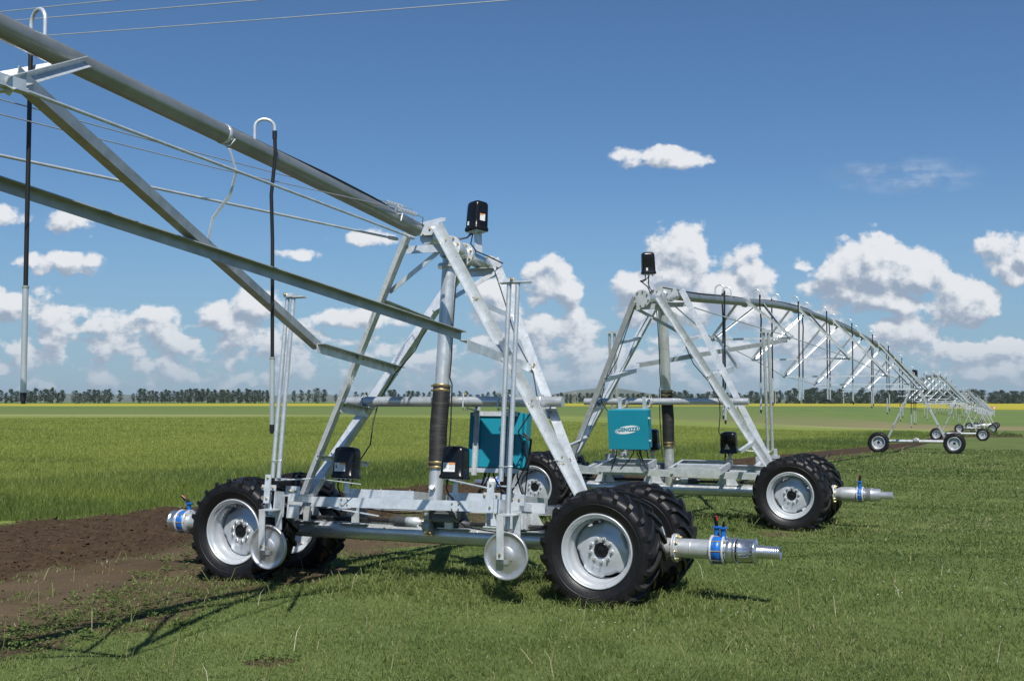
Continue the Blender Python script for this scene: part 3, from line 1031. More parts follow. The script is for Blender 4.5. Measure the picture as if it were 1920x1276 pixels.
def outlet(parent, sgn, x0, kind):
    """hose connection at an end of the beam pipe; sgn is the side; kinds follow the photograph"""
    root = empty('outlet', None, parent)
    X = lambda d: Vector((sgn * d, 0, 0.55))
    ax = (sgn, 0, 0)
    m = MB()
    if kind == 'flared':
        m.tube([X(x0), X(2.86)], .088, 28)
        m.lathe([(.088, 0), (.112, .06), (.118, .10), (.118, .26), (.108, .31)], X(2.86), ax, 32)
        v0 = 3.18
    else:
        v0 = 3.19 if kind == 'long' else 3.50
        m.tube([X(x0), X(v0)], .099, 32)
        m.lathe([(.1, -.006), (.103, 0), (.1, .006)], X(2.98), ax, 32)
    m.build('pipe', M['galvanised pipe'] if kind != 'flared' else M['weathered zinc'], root)
    f = MB()
    xf = 2.80
    for k, o in enumerate((0, .022)):
        f.disc(X(xf + o), ax, .145, .016, 36)
    for k in range(8):
        a = 2 * math.pi * k / 8 + .2
        p = X(xf) + Vector((0, .124 * math.cos(a), .124 * math.sin(a)))
        f.bolt(p + Vector((sgn * .03, 0, 0)), ax, .014, .03); f.bolt(p - Vector((sgn * .008, 0, 0)), (-sgn, 0, 0), .014, .02)
    f.build('flange', M['galvanised'], root)
    vb = MB()
    r = .150 if kind != 'flared' else .132
    ln = .14 if kind != 'flared' else .10
    vb.lathe([(.1, .02), (r * .92, .022), (r * .92, ln - .022), (.1, ln - .02)], X(v0), ax, 36)
    stubs = [(.035, .03)] if kind != 'long' else [(.03, .05), (.115, -.02)]
    for o, yy in stubs:
        base = X(v0 + o + .01) + Vector((0, yy, 0))
        vb.tube([base + Vector((0, 0, r * .8)), base + Vector((0, 0, r + .07))], .026, 14)
        vb.disc(base + Vector((0, 0, r + .078)), (0, 0, 1), .045, .016, 16)
    vb.build('valve_body', M['valve blue'], root)
    fl = MB()
    for o in (.008, ln - .008):
        fl.lathe([(.095, -.010), (r, -.010), (r, .010), (.095, .010)], X(v0 + o), ax, 36)
    for k in range(8):
        a = 2 * math.pi * k / 8
        p = X(v0 - .004) + Vector((0, (r - .016) * math.cos(a), (r - .016) * math.sin(a)))
        fl.tube([p, p + Vector((sgn * (ln + .012), 0, 0))], .009, 8, 1)
    fl.build('valve_flange', M['galvanised'], root)
    lv = MB()
    o, yy = stubs[0]
    b0 = X(v0 + o + .01) + Vector((0, yy, r + .085))
    lean = Vector((-.10, -.03, .085)) if sgn < 0 and kind == 'short' else Vector((-.012, -.02, .10))
    lv.tube([b0, b0 + lean * .35, b0 + lean], [.016, .02, .017], 10)
    lv.tube([b0 + lean * .6 + Vector((.014, 0, .0)), b0 + lean * 1.05 + Vector((.012, 0, .0))], .011, 8, 1)
    if len(stubs) > 1:
        b1 = X(v0 + stubs[1][0] + .01) + Vector((0, stubs[1][1], r + .085))
        lv.tube([b1, b1 + Vector((.006, 0, .06))], [.014, .011], 10)
    lv.build('lever', [M['black plastic'], M['lever red']], root)
    cp = MB()
    c0 = v0 + ln
    if kind == 'flared':
        cp.lathe([(.09, 0), (.105, .01), (.105, .10), (.115, .11), (.115, .14), (.104, .15), (.104, .26), (.060, .275), (.058, .46), (.052, .46), (.052, .30)], X(c0), ax, 36)
    else:
        cp.lathe([(.10, 0), (.128, .012), (.128, .07), (.118, .085), (.126, .10), (.134, .108), (.134, .122), (.124, .125), (.10, .09)], X(c0), ax, 36)
        if kind == 'long':
            cp.lathe([(.09, .13), (.122, .134), (.126, .15), (.120, .165), (.120, .29), (.132, .30), (.132, .315), (.120, .32), (.068, .325), (.066, .335),
                      (.064, .56), (.057, .56), (.057, .40)], X(c0), ax, 36)
            for k in range(9):
                cp.lathe([(.0645, -.007), (.0672, 0), (.0645, .007)], X(c0 + .36 + k * .022), ax, 28)
            cp.bar(X(c0 + .16) + Vector((0, -.128, -.03)), X(c0 + .25) + Vector((0, -.135, -.015)), .022, .014)
            cp.tube([X(c0 + .17) + Vector((0, -.13, -.05)), X(c0 + .27) + Vector((0, -.14, -.035))], .008, 8)
    cp.build('coupler', M['bright steel'] if kind != 'flared' else M['disc steel'], root)
    return root


def leg_pt(sx, sv, w_):
    """point on a cart leg at height w_ of the leaning frame"""
    k = (w_ - .40) / (3.36 - .40)
    return T(sx * (1.81 - k * 1.62), sv * .70 * k, w_)


def fr_dir(v): return TF.to_3x3() @ Vector(v)


def guide_arm(parent, sx, second):
    """pair of steering poles with a dished guide disc hung low on the span side"""
    root = empty('guide_arm', None, parent)
    v = -.92
    xb = -1.67 if sx < 0 else 1.11                    # front flat bar of the bracket
    xp = (-1.637, -1.556) if sx < 0 else (1.205, 1.305)
    br = MB(TF)
    br.box((xb, v - .035, .415), (.078, .012, .32))                       # flat bar
    br.box((xb + .01, v - .022, .430), (.19, .012, .062))                 # cross strap
    br.box((xb + .10, v + .07, .255), (.012, .19, .28))                   # bent side plate
    br.box((xb + .015, v + .07, .112), (.17, .19, .012))                  # its bottom
    br.box((xb - .075, v + .10, .25), (.010, .10, .27))
    br.box((xb + .20, v + .17, .405), (.19, .012, .115)); br.box((xb + .19, v + .22, .18), (.16, .012, .15))
    br.box((xb + .13, v + .10, .535), (.16, .16, .010))
    br.box((xb + .20, v + .33, .335), (.085, .34, .085))                  # arm back to the rail
    br.prism([(-.02, 0), (.05, 0), (.05, .02), (-.01, .16), (-.03, .16)], (xb + .02, v + .01, .125), (xb + .02, v + .02, .125), (1, 0, 0), (0, 0, 1))
    for dx, dz in ((-.065, .43), (.005, .31), (.075, .43), (.0, .54)):
        br.bolt((xb + dx, v - .043, dz), (0, -1, 0), .013, .02)
    for dx in (.16, .24):
        br.bolt((xb + dx, v + .162, .405), (0, -1, 0), .014, .02)
    br.build('bracket', M['galvanised'], root)
    top = 2.605 if sx < 0 else 2.66
    lows = (.54, .54) if sx < 0 else (.58, .10)
    for k in range(2):
        p = MB(TF)
        lean = 0.0 if sx < 0 else -.022
        p.tube([(xp[k], v, lows[k]), (xp[k] + lean, v, top)], .0255, 18)
        p.build('pole', M['galvanised pipe'], root)
    cap = MB(TF)
    if sx < 0:
        cap.box((xp[0] + .04, v, top + .030), (.12, .10, .045)); cap.box((xp[1] + .06, v, top + .010), (.20, .08, .012))
        cap.bolt((xp[0] - .0, v - .052, top + .035), (0, -1, 0), .018, .03)
    else:
        cap.box((xp[0] - .01, v, top + .028), (.13, .10, .045)); cap.box((xp[1] - .05, v, top + .010), (.36, .08, .012))
        cap.bolt((xp[0] + .03, v - .052, top + .035), (0, -1, 0), .018, .03)
    cap.build('pole_cap', M['galvanised'], root)
    tie = MB(TF)
    tie.tube([(xp[0] - .03, v - .01, .735), (xp[0], v - .030, .735), ((xp[0] + xp[1]) / 2, v - .034, .728), (xp[1], v - .030, .735), (xp[1] + .03, v - .01, .735)], .0045, 6)
    tie.build('wire_tie', M['galvanised'], root)
    # fork and disc hang plumb
    cz = .437 if sx < 0 else .497
    cx = -1.615 if sx < 0 else 1.312
    yd = -.952
    fk = MB()
    fk.box((cx - .03, yd - .075, cz + .19), (.078, .012, .44))
    fk.box((cx + .085, yd + .075, cz + .30), (.085, .012, .22))
    fk.box((cx + .025, yd, cz + .415), (.19, .16, .012))
    fk.tube([(cx - .03, yd - .075, cz), (cx - .03, yd + .075, cz)], .017, 12)
    fk.bolt((cx - .03, yd - .081, cz + .02), (0, -1, 0), .016, .02)
    fk.build('fork', M['galvanised'], root)
    dm = MB()
    dm.lathe([(.0005, -.022), (.088, -.022), (.094, -.016), (.110, -.010), (.165, -.001), (.205, .004), (.216, -.003), (.226, -.014), (.238, -.018), (.246, -.010), (.249, .004),
              (.244, .02), (.225, .03), (.12, .022), (.0005, .02)], (cx, yd, cz), (0, 1, 0), 64)
    dm.box((cx - .01, yd - .024, cz - .062), (.085, .004, .038), 0)
    for dx in (-.06, .065):
        dm.lathe([(.008, -.001), (.006, -.004), (.0005, -.004)], (cx + dx, yd - .022, cz - .045), (0, 1, 0), 10, 2)
    dm.build('guide_disc', [M['disc steel'], M['bolt'], M['figure black']], root)
    # feeler rod back to the micro-switch box
    rod = MB(TF)
    if sx < 0:
        rod.tube([(xb + .06, v + .02, .515), (xb + .66, v + .10, .560)], .009, 8)
        rod.tube([(xb + .64, v + .12, .545), (xb + .92, v + .45, .520)], .006, 8)
        rod.tube([(xb + .66, v + .10, .545), (xb + .66, v + .10, .585)], .008, 8)
    else:
        rod.tube([(xb - .02, v + .02, .50), (xb - .72, v + .42, .60)], .011, 8)
        rod.tube([(xb - .62, v + .42, .585), (xb - .54, v + .35, .56)], .007, 8)
    rod.build('feeler_rod', M['galvanised'], root)
    return root


def make_cart(name, label, O, yaw, second):
    base = Matrix.Translation(O) @ Matrix.Rotation(yaw, 4, 'Z')
    root = empty(name, base)
    tag(root, label, 'irrigation cart', 'wheeled drive carts of the irrigation line')
    G, GP = M['galvanised'], M['galvanised pipe']
    # --- rolling gear
    spins = (.15, .32, .5, .05) if not second else (.4, .22, .1, .3)
    xr = 2.215 if not second else 2.25
    wheel(root, -2.25, -.55, .555, False, 1.02, spins[0]); wheel(root, xr, -.55, .565, False, 1.02, spins[1])
    wheel(root, -2.25, .57, .555, True, 1.02, spins[2]); wheel(root, xr, .57, .555, True, 1.02, spins[3])
    for sx in (-1, 1):
        a = MB()
        a.tube([(sx * 2.23, -.50, .555), (sx * 2.23, .52, .555)], .045, 16)
        a.lathe([(.001, -.17), (.10, -.17), (.13, -.12), (.13, .12), (.10, .17), (.001, .17)], (sx * 2.25, 0, .555), (0, 1, 0), 24)
        a.box((sx * 2.12, -.06, .66), (.20, .16, .16), bev=.02)
        a.build('axle', M['cast grey'], root)
    bp = MB()
    bp.tube([(-2.68, 0, .55), (2.68, 0, .55)], .100, 36)
    for x in (-1.82, -.95, .55, 1.62):
        bp.lathe([(.1, -.008), (.1035, 0), (.1, .008)], (x, 0, .55), (1, 0, 0), 36)
    for x in (-1.62, -.62, .78, 1.4):
        bp.bolt((x, -.085, .60), (0, -1, .5), .012, .03)
    bp.build('beam_pipe', GP, root)
    if not second:
        outlet(root, 1, 2.69, 'long'); outlet(root, -1, 2.69, 'short')
    else:
        outlet(root, -1, 2.69, 'flared'); outlet(root, 1, 2.69, 'flared')
    # --- drive line
    ds = MB()
    ds.tube([(-2.05, -.03, .688), (-.50, -.03, .688)], .026, 14)
    ds.tube([(.28, -.03, .690), (2.05, -.03, .692)], .026, 14)
    ds.build('drive_shaft', M['hose black'], root)
    sh = MB()
    sh.lathe([(.026, 0), (.032, .05), (.050, .075), (.056, .11), (.056, .22)], (-.58, -.035, .690), (1, 0, 0), 24)
    sh.build('shaft_guard', M['pvc grey'], root)
    sh = MB()
    sh.lathe([(.026, 0), (.032, -.06), (.058, -.12), (.062, -.15), (.062, -.42)], (.46, -.035, .692), (1, 0, 0), 24)
    sh.build('shaft_guard', M['pvc grey'], root)
    cpn = MB()
    cpn.lathe([(.001, 0), (.054, 0), (.054, .15), (.03, .16), (.03, .21), (.04, .22), (.001, .24)], (-.36, -.035, .690), (1, 0, 0), 24)
    for k in range(6):
        a = k * math.pi / 3
        cpn.bolt((-.15, -.035 + .035 * math.cos(a), .69 + .035 * math.sin(a)), (1, 0, 0), .012, .03)
    cpn.build('coupling', M['galvanised'], root)
    gm = MB()
    gm.lathe([(.001, -.045), (.085, -.045), (.095, -.03), (.095, .03), (.085, .045), (.001, .045)], (-.02, -.13, .655), (1, 0, 0), 28)
    gm.box((-.02, -.13, .77), (.075, .14, .20), bev=.018)
    gm.box((-.02, -.13, .845), (.12, .16, .02))
    gm.box((-.02, -.13, .88), (.06, .10, .07), bev=.015)
    for dz, dy in ((-.09, -.19), (-.06, -.21), (.08, -.19), (-.09, -.08)):
        gm.bolt((-.02 + (.05 if dy == -.08 else 0), dy, .655 + dz), (0, -1, 0), .014, .03); gm.bolt((.03, dy, .655 + dz), (1, 0, 0), .014, .02)
    gm.build('gearbox', M['cast grey'], root)
    mo = MB()
    ribs = []
    for k in range(56):
        a = 2 * math.pi * k / 56
        rr = .092 if k % 2 else .080
        ribs.append((rr * math.cos(a), rr * math.sin(a)))
    mo.prism(ribs, (.05, -.13, .80), (.30, -.13, .805), (0, 1, 0), (0, 0, 1))
    mo.lathe([(.001, .02), (.088, .02), (.092, 0), (.092, -.02), (.07, -.04)], (.33, -.13, .805), (1, 0, 0), 28)
    mo.build('motor', M['motor grey'], root)
    # --- platform on brackets
    for x in (-1.72, -1.05, .27, 1.16, 1.75):
        bk = MB()
        hgt = .95
        bk.box((x, -.01, (.635 + hgt) / 2), (.012, .20, hgt - .635))
        bk.box((x + (.05 if x < 0 else -.05), -.115, (.635 + hgt) / 2), (.10, .010, hgt - .635))
        for sx in (-1, 1):
            bk.prism([(0, 0), (sx * .19, 0), (sx * .03, .27), (0, .27)], (x, .02, .645), (x, .028, .645), (1, 0, 0), (0, 0, 1))
        bk.box((x, -.02, .642), (.40, .18, .010))
        bk.bolt((x + .03, -.12, hgt - .03), (0, -1, 0)); bk.bolt((x - .03, -.12, hgt - .03), (0, -1, 0))
        bk.build('bracket', G, root)
    rl = MB(TF)
    rl.channel((-1.78, -.42, .305), (1.50, -.42, .335), (0, 0, 1), (0, 1, 0), .112, .05, .007)
    rl.channel((-1.78, .30, .305), (1.50, .30, .335), (0, 0, 1), (0, -1, 0), .112, .05, .007)
    for x in (-1.72, 1.44):
        rl.box((x, -.06, .32), (.06, .70, .09))
    for x in (-1.02, -.94, .40, .48):
        for dz in (-.028, .03):
            rl.bolt((x, -.425, .318 + dz), (0, -1, 0), .010, .014)
    rl.prism([(0, 0), (.62, -.07), (.62, -.085), (0, -.02)], (-1.15, -.40, .255), (-1.15, -.392, .255), (1, 0, 0), (0, 0, 1))
    rl.build('rail', G, root)
    for (x0, x1, mid) in ((-1.10, -.20, True), (.25, 1.10, False)):
        tr = MB(TF)
        w0, h_ = .425, .10
        y0, y1 = -.22, .60
        for yy, iy in ((y0, 1), (y1, -1)):
            tr.angle((x0, yy, w0 + h_ / 2), (x1, yy, w0 + h_ / 2), (0, 0, -1), (0, iy, 0), h_, .008, wb=.045)
        for xx, ix in ((x0, 1), (x1, -1)):
            tr.angle((xx, y0 + .009, w0 + h_ / 2 - .001), (xx, y1 - .009, w0 + h_ / 2 - .001), (0, 0, -1), (ix, 0, 0), h_, .008, wb=.045)
        if mid:
            tr.box(((x0 + x1) / 2, .18, w0 + .02), (x1 - x0 - .03, .10, .05))
        for xx in (x0 + .07, (x0 + x1) / 2, x1 - .07):
            tr.bolt((xx, y0 + .03, w0 + h_ / 2), (0, 0, 1), .010, .02)
        tr.build('tray', G, root)
    # --- leaning tower
    for sx in (-1, 1):
        for sv in (-1, 1):
            lg = MB()
            lo, hi = leg_pt(sx, sv, .34), leg_pt(sx, sv, 3.40 if sv < 0 else 3.34)
            if sv > 0: lo = lo + Vector((-sx * .02, .03, 0))
            lg.angle(lo + fr_dir((-sx * .04, 0, 0)), hi + fr_dir((-sx * .04, 0, 0)), fr_dir((sx, 0, 0)), fr_dir((0, sv, 0)), .105, .009)
            for k in (.9, 1.5, 2.0, 2.6, 3.25):
                p = leg_pt(sx, sv, k)
                lg.bolt(p + fr_dir((sx * .015, -.006 if sv < 0 else -.004, 0)), fr_dir((0, -1, 0)), .012, .018)
            lg.build('leg', G, root)
    for sx in (-1, 1):
        # plates that tie the front leg to the rear leg on each side, some running out beyond them
        for (w_, va, vb, wd) in ((.86, -.22, .95, .06), (1.47, -.30, .34, .11), (2.0, -1.30, .48, .10), (2.62, -.56, .56, .06)):
            k = (w_ - .40) / 2.96
            x = sx * (1.81 - k * 1.62)
            cp_ = MB(TF)
            cp_.angle((x - sx * .012, va, w_), (x - sx * .012, vb, w_), (0, 0, -1), (-sx, 0, 0), wd, .007)
            for vv in (-.7 * k, .7 * k):
                cp_.bolt((x + sx * .0, vv, w_ - .03), (sx, 0, 0), .011, .016); cp_.bolt((x - sx * .02, vv + .03, w_ - .03), (-sx, 0, 0), .011, .016)
            cp_.build('cross_plate', G, root)
    for sv in (-1, 1):
        dg = MB(TF)
        k = (2.72 - .40) / 2.96
        dg.bar((-(1.81 - k * 1.62) + .03, sv * .70 * k - sv * .02, 2.72), (.24, sv * .66, 3.18), .055, .008, (0, 1, 0))
        dg.build('diagonal_brace', G, root)
    cb = MB(TF)
    cb.tube([(-1.50, .14, 1.535), (1.42, .14, 1.535)], .060, 24)
    cb.lathe([(.052, -.012), (.060, 0), (.052, -.06)], (1.42, .14, 1.535), (1, 0, 0), 24)
    for x in (-1.16, 1.17):
        for dv in (-.066, .066):
            cb.tube([(x, .14 + dv, 1.47), (x, .14 + dv, 1.57), (x, .14 + dv * .55, 1.605), (x, .14, 1.61)], .007, 8)
        cb.bolt((x, .08, 1.46), (0, -1, 0), .012, .02)
    cb.build('cross_bar', GP, root)
    # --- riser and hose
    rp = MB(TF)
    rp.tube([(-.04, 0, 1.64), (-.04, 0, 3.10)], .084, 36)
    rp.disc((-.04, 0, 3.105), (0, 0, 1), .135, .018, 36)
    rp.disc((-.04, 0, 3.128), (0, 0, 1), .135, .018, 36)
    rp.tube([(-.04, 0, 3.13), (-.04, 0, 3.28)], .084, 36)
    rp.build('riser_pipe', GP, root)
    lp = MB(TF)
    lp.tube([(-.04, 0, .02), (-.04, 0, .86)], .084, 36)
    lp.tube([(-.04, -.05, .50), (-.02, -.14, .53)], [.035, .03], 14)
    lp.build('riser_foot', GP, root)
    rh = MB(TF)
    rh.tube([(-.04, 0, .76), (-.04, 0, .80), (-.045, 0, 1.0), (-.052, 0, 1.2), (-.045, 0, 1.5), (-.04, 0, 1.69), (-.04, 0, 1.71)], [.098, .100, .101, .102, .101, .100, .098], 40)
    rhose = rh.build('rubber_hose', M['ribbed hose'], root)
    for z0 in (.785, 1.675):
        hc = MB(TF)
        for dz in (0, .055):
            hc.lathe([(.1015, -.016), (.104, -.012), (.104, .012), (.1015, .016)], (-.042, 0, z0 + dz - .03), (0, 0, 1), 40)
            hc.box((-.145, -.02, z0 + dz - .03), (.045, .02, .022))
            hc.tube([(-.155, -.05, z0 + dz - .03), (-.155, .02, z0 + dz - .03)], .006, 8)
        link('hose_clamp', hc.mesh('hose_clamp', [M['clamp brass']]), rhose)
    # --- head: joint pipe, flanges, end cap, stay plate
    hd = MB(TF)
    hd.tube([(0, -.66, 3.30), (0, 1.0, 3.34)], .083, 36)
    hd.lathe([(.084, -.12), (.115, -.07), (.122, 0), (.112, .08), (.084, .13)], (0, .06, 3.32), (0, 1, 0), 36)
    hd.build('head_pipe', GP, root)
    for (vv, rr, nb) in ((-.10, .148, 8), (-.076, .148, 0), (.24, .145, 8), (.262, .145, 0)):
        fl = MB(TF)
        fl.disc((0, vv, 3.318), (0, 1, 0), rr, .02, 36)
        for k in range(nb):
            a = 2 * math.pi * k / nb + .3
            fl.bolt((.122 * math.cos(a), vv - .012, 3.318 + .122 * math.sin(a)), (0, -1, 0), .014, .028)
            fl.bolt((.122 * math.cos(a), vv + .034, 3.318 + .122 * math.sin(a)), (0, 1, 0), .014, .028)
        fl.build('flange', G, root)
    ec = MB(TF)
    ec.disc((0, .99, 3.34), (0, 1, 0), .142, .016, 40)
    ec.disc((0, 1.012, 3.34), (0, 1, 0), .142, .016, 40)
    for k in range(8):
        a = 2 * math.pi * k / 8 + .2
        ec.bolt((.118 * math.cos(a), 1.022, 3.34 + .118 * math.sin(a)), (0, 1, 0), .014, .022)
        ec.bolt((.118 * math.cos(a), .980, 3.34 + .118 * math.sin(a)), (0, -1, 0), .014, .022)
    ec.build('end_cap', G, root)
    sp = MB(TF)
    sp.prism([(-.10, -.05), (.16, -.05), (.17, .03), (.21, .09), (.28, .10), (.28, .14), (.22, .145), (-.04, .10), (-.09, .03)], (-.02, -.715, 3.36), (-.02, -.708, 3.36), (1, 0, 0), (0, 0, 1))
    for q in ((-.05, 3.36), (.07, 3.38), (-.01, 3.32)):
        sp.bolt((q[0], -.716, q[1]), (0, -1, 0), .014, .02)
    sp.build('stay_plate', G, root)
    for (vv, ww) in ((-.69, 3.205), (.68, 3.235)):
        sd_ = MB(TF)
        sd_.angle((-.23, vv, ww), (.23, vv, ww), (0, 1 if vv < 0 else -1, 0), (0, 0, -1), .09, .009)
        sd_.build('pipe_saddle', G, root)
    # --- guide arms on the span side
    guide_arm(root, -1, second); guide_arm(root, 1, second)
    # --- power cables clipped to the frame
    def cable(pts, r=.008):
        c_ = MB(TF); c_.tube(pts, r, 7); c_.build('power_cable', M['cable black'], root)
    cable([(.07, .02, 3.15), (.062, .0, 2.9), (.058, -.005, 2.4), (.062, 0, 2.0), (.055, 0, 1.8), (.075, .03, 1.72), (.08, .05, 1.2), (.075, .03, .6)])
    f_ = lambda sx, sv, w_, o=.05: Vector((sx * (1.81 - (w_ - .40) / 2.96 * 1.62) - sx * o, sv * .70 * (w_ - .40) / 2.96, w_))
    cable([f_(-1, 1, 2.5, .10), f_(-1, 1, 2.2, .16), f_(-1, 1, 1.9, .10), f_(-1, 1, 1.55, .14), f_(-1, 1, 1.3, .3) + Vector((.02, -.1, 0)), Vector((-.92, -.05, 1.0)), Vector((-.96, -.25, .75)), Vector((-.95, -.36, .5))])
    cable([f_(1, 1, 3.2, .04), f_(1, 1, 2.8, .06), f_(1, 1, 2.3, .10), f_(1, 1, 1.9, .04), f_(1, 1, 1.55, .12), f_(1, 1, 1.2, .5), Vector((.86, .5, .9)), Vector((.80, .55, .78))])
    cable([f_(1, -1, 3.0, .0) + Vector((.02, .02, 0)), f_(1, -1, 2.6, -.03), f_(1, -1, 2.2, .02), f_(1, -1, 1.6, -.02), f_(1, -1, 1.0, .02)], .006)
    cable([(.35, -.32, .42), (.30, -.3, .25), (.5, -.25, .10), (.9, -.22, .06), (1.4, -.2, .12), (1.7, -.15, .1)], .007)
    cable([(-1.0, -.25, .36), (-.9, -.1, .26), (-.5, .0, .22), (-.2, -.02, .24)], .007)
    return root, base


cartA, MA = make_cart('irrigation_cart', 'galvanised drive cart in the foreground, two guide discs hanging before its four tractor wheels', OA, -AZ, False)
cartB, MBm = make_cart('irrigation_cart', 'galvanised drive cart behind the first, carrying the cabinet with the white oval emblem', OB, math.pi - AZ, True)


# ------------------------------------------------------------------ black switch boxes on posts
def switch_box(cartm, u, v, w0, label, rotz=0.0, decal='warning', s=(1, 1, 1), post=.16, post_plate=False, cable_=True):
    mx = cartm @ TF @ Matrix.Translation((u, v, w0)) @ Matrix.Rotation(rotz, 4, 'Z')
    root = empty('switch_box', mx)
    tag(root, label, 'switch box', 'black plastic switch boxes of the irrigation line')
    hx, hy, H_ = .142 * s[0], .112 * s[1], .362 * s[2]
    rings = [(0, .95, .0), (0.0, 1.06, .0), (.012, 1.09, .0), (.03, 1.08, 0), (.042, 1.0, 0), (.12, .985, 0), (.22, .96, 0), (.275, .945, 0), (.305, .91, 0), (.325, .80, 0), (.335, .58, 0), (.339, .25, 0), (.340, .001, 0)]
    n = 44
    vs, fs = [], []
    for z, k, _ in rings:
        for i in range(n):
            a = 2 * math.pi * i / n
            ca, sa = math.cos(a), math.sin(a)
            e = 2 / 5.0
            vs.append((math.copysign(abs(ca) ** e, ca) * hx * k, math.copysign(abs(sa) ** e, sa) * hy * k, z * H_ / .34))
    for r_ in range(len(rings) - 1):
        for i in range(n):
            j = (i + 1) % n
            fs.append((r_ * n + i, r_ * n + j, (r_ + 1) * n + j, (r_ + 1) * n + i))
    c_ = MB(); c_.add(vs, fs, 0, True)
    c_.build('cover', M['black plastic'], root)
    p = MB()
    if post_plate:
        p.bar((.0, .05, -post), (0, .02, 0), .11, .008, (1, 0, 0))
        p.box((0, 0, -.008), (.20, .16, .01))
    else:
        p.box((0, .03, -post / 2 - .006), (.06, .006, post)); p.box((0, 0, -.006), (.22, .17, .008))
    p.build('post', M['galvanised'], root)
    la = MB()
    yf = -hy - .004
    if decal == 'warning':
        la.box((-.018 * s[0], yf + .003, .122), (.142, .004, .098), 0)
        la.box((.014 * s[0], yf + .0006, .161), (.078, .003, .017), 1)
        for q in ([(-.008, .018), (-.002, .020), (.004, .006), (-.002, .004)], [(-.014, .008), (.010, .002), (.011, -.001), (-.013, .004)], [(-.002, .004), (.003, .004), (-.006, -.016), (-.010, -.014)],
                  [(.0, .003), (.004, .003), (.012, -.012), (.009, -.014)], [(-.007, .025), (-.001, .027), (.001, .022), (-.005, .020)]):
            la.prism([(1.25 * qx, 1.25 * qz) for qx, qz in q], (-.062 * s[0], yf + .0005, .122), (-.062 * s[0], yf - .0012, .122), (1, 0, 0), (0, 0, 1), 2)
        for k in range(4):
            la.box((.016 * s[0], yf + .0006, .143 - k * .015), (.066 - .008 * (k % 2), .0025, .003), 3)
        la.build('warning_label', [M['white paint'], M['orange paint'], M['figure black'], M['wire grey']], root)
    elif decal == 'triangle':
        la.prism([(-.052, 0), (.052, 0), (0, .092)], (-.01, yf + .003, .075), (-.01, yf - .001, .075), (1, 0, 0), (0, 0, 1), 0)
        la.prism([(-.005, .018), (.005, .018), (.007, .052), (-.007, .052)], (-.01, yf - .0005, .075), (-.01, yf - .002, .075), (1, 0, 0), (0, 0, 1), 1)
        la.build('warning_label', [M['pale yellow'], M['figure black']], root)
    elif decal == 'side':
        la.box((hx + .001, -.005, .155), (.004, .072, .085), 0)
        la.box((hx + .003, -.018, .188), (.003, .045, .018), 1)
        la.box((-hx * .3, -hy - .001, .085), (.03, .003, .05), 0)
        la.build('warning_label', [M['white paint'], M['orange paint']], root)
    gl = MB()
    for dx in (-.06, .0, .06):
        gl.tube([(dx, -.05, -.004), (dx, -.05, -.035)], .014, 12)
    gl.build('cable_gland', M['white paint'] if post_plate else M['black plastic'], root)
    if cable_:
        cb_ = MB()
        if post_plate:
            cb_.tube([(-.06, -.05, -.03), (-.07, -.08, -.08), (-.12, -.14, -.10), (-.17, -.22, -.105), (-.17, -.32, -.11), (-.08, -.42, -.20), (-.02, -.42, -.34)], .010, 8)
            cb_.tube([(0, -.05, -.03), (-.06, -.10, -.09), (-.12, -.18, -.12), (-.165, -.27, -.12)], .009, 8)
            cb_.tube([(.0, -.05, -.03), (-.02, -.06, -.16), (.02, .0, -.25), (.08, .15, -.30), (.10, .35, -.35)], .008, 8)
        else:
            cb_.tube([(-.06, -.05, -.03), (-.075, -.04, -.10), (-.06, -.0, -.17), (-.03, .1, -.24)], .010, 8)
        cb_.build('cable', M['cable black'], root)
    return root


switch_box(MA, -1.0, -.40, .585, 'black switch box with warning label on the front rail, nearest the left guide disc')
switch_box(MA, .40, -.40, .615, 'black switch box with warning label in front of the rubber riser hose')
switch_box(MA, .09, .40, 3.64, 'black switch box high above the pipe joint of the first cart', R(-28), 'side', (.82, .92, 1.03), .26, True)
switch_box(MBm, -1.0, -.40, .585, 'black switch box with a pale triangle sign on the second cart', math.pi, 'triangle')
switch_box(MBm, .40, -.40, .615, 'black switch box standing behind the emblem cabinet', math.pi, 'triangle')
switch_box(MBm, .06, .40, 3.73, 'black switch box high above the end cap of the second cart', math.pi + R(25), 'side', (.82, .92, 1.03), .26, True)


# ------------------------------------------------------------------ teal control cabinets hung on the cross bars
def font_mesh(txt, size, m, extrude, shear=0.0, offset=0.0):
    cu = bpy.data.curves.new('lettering', 'FONT')
    cu.body = txt; cu.size = size; cu.extrude = extrude; cu.shear = shear; cu.offset = offset
    cu.align_x = 'CENTER'; cu.align_y = 'CENTER'; cu.space_character = 1.08
    ob = bpy.data.objects.new('lettering', cu); COL.objects.link(ob)
    me = bpy.data.meshes.new_from_object(ob.evaluated_get(bpy.context.evaluated_depsgraph_get()))
    bpy.data.objects.remove(ob)
    me.name = 'lettering'; me.materials.clear(); me.materials.append(m)
    return me


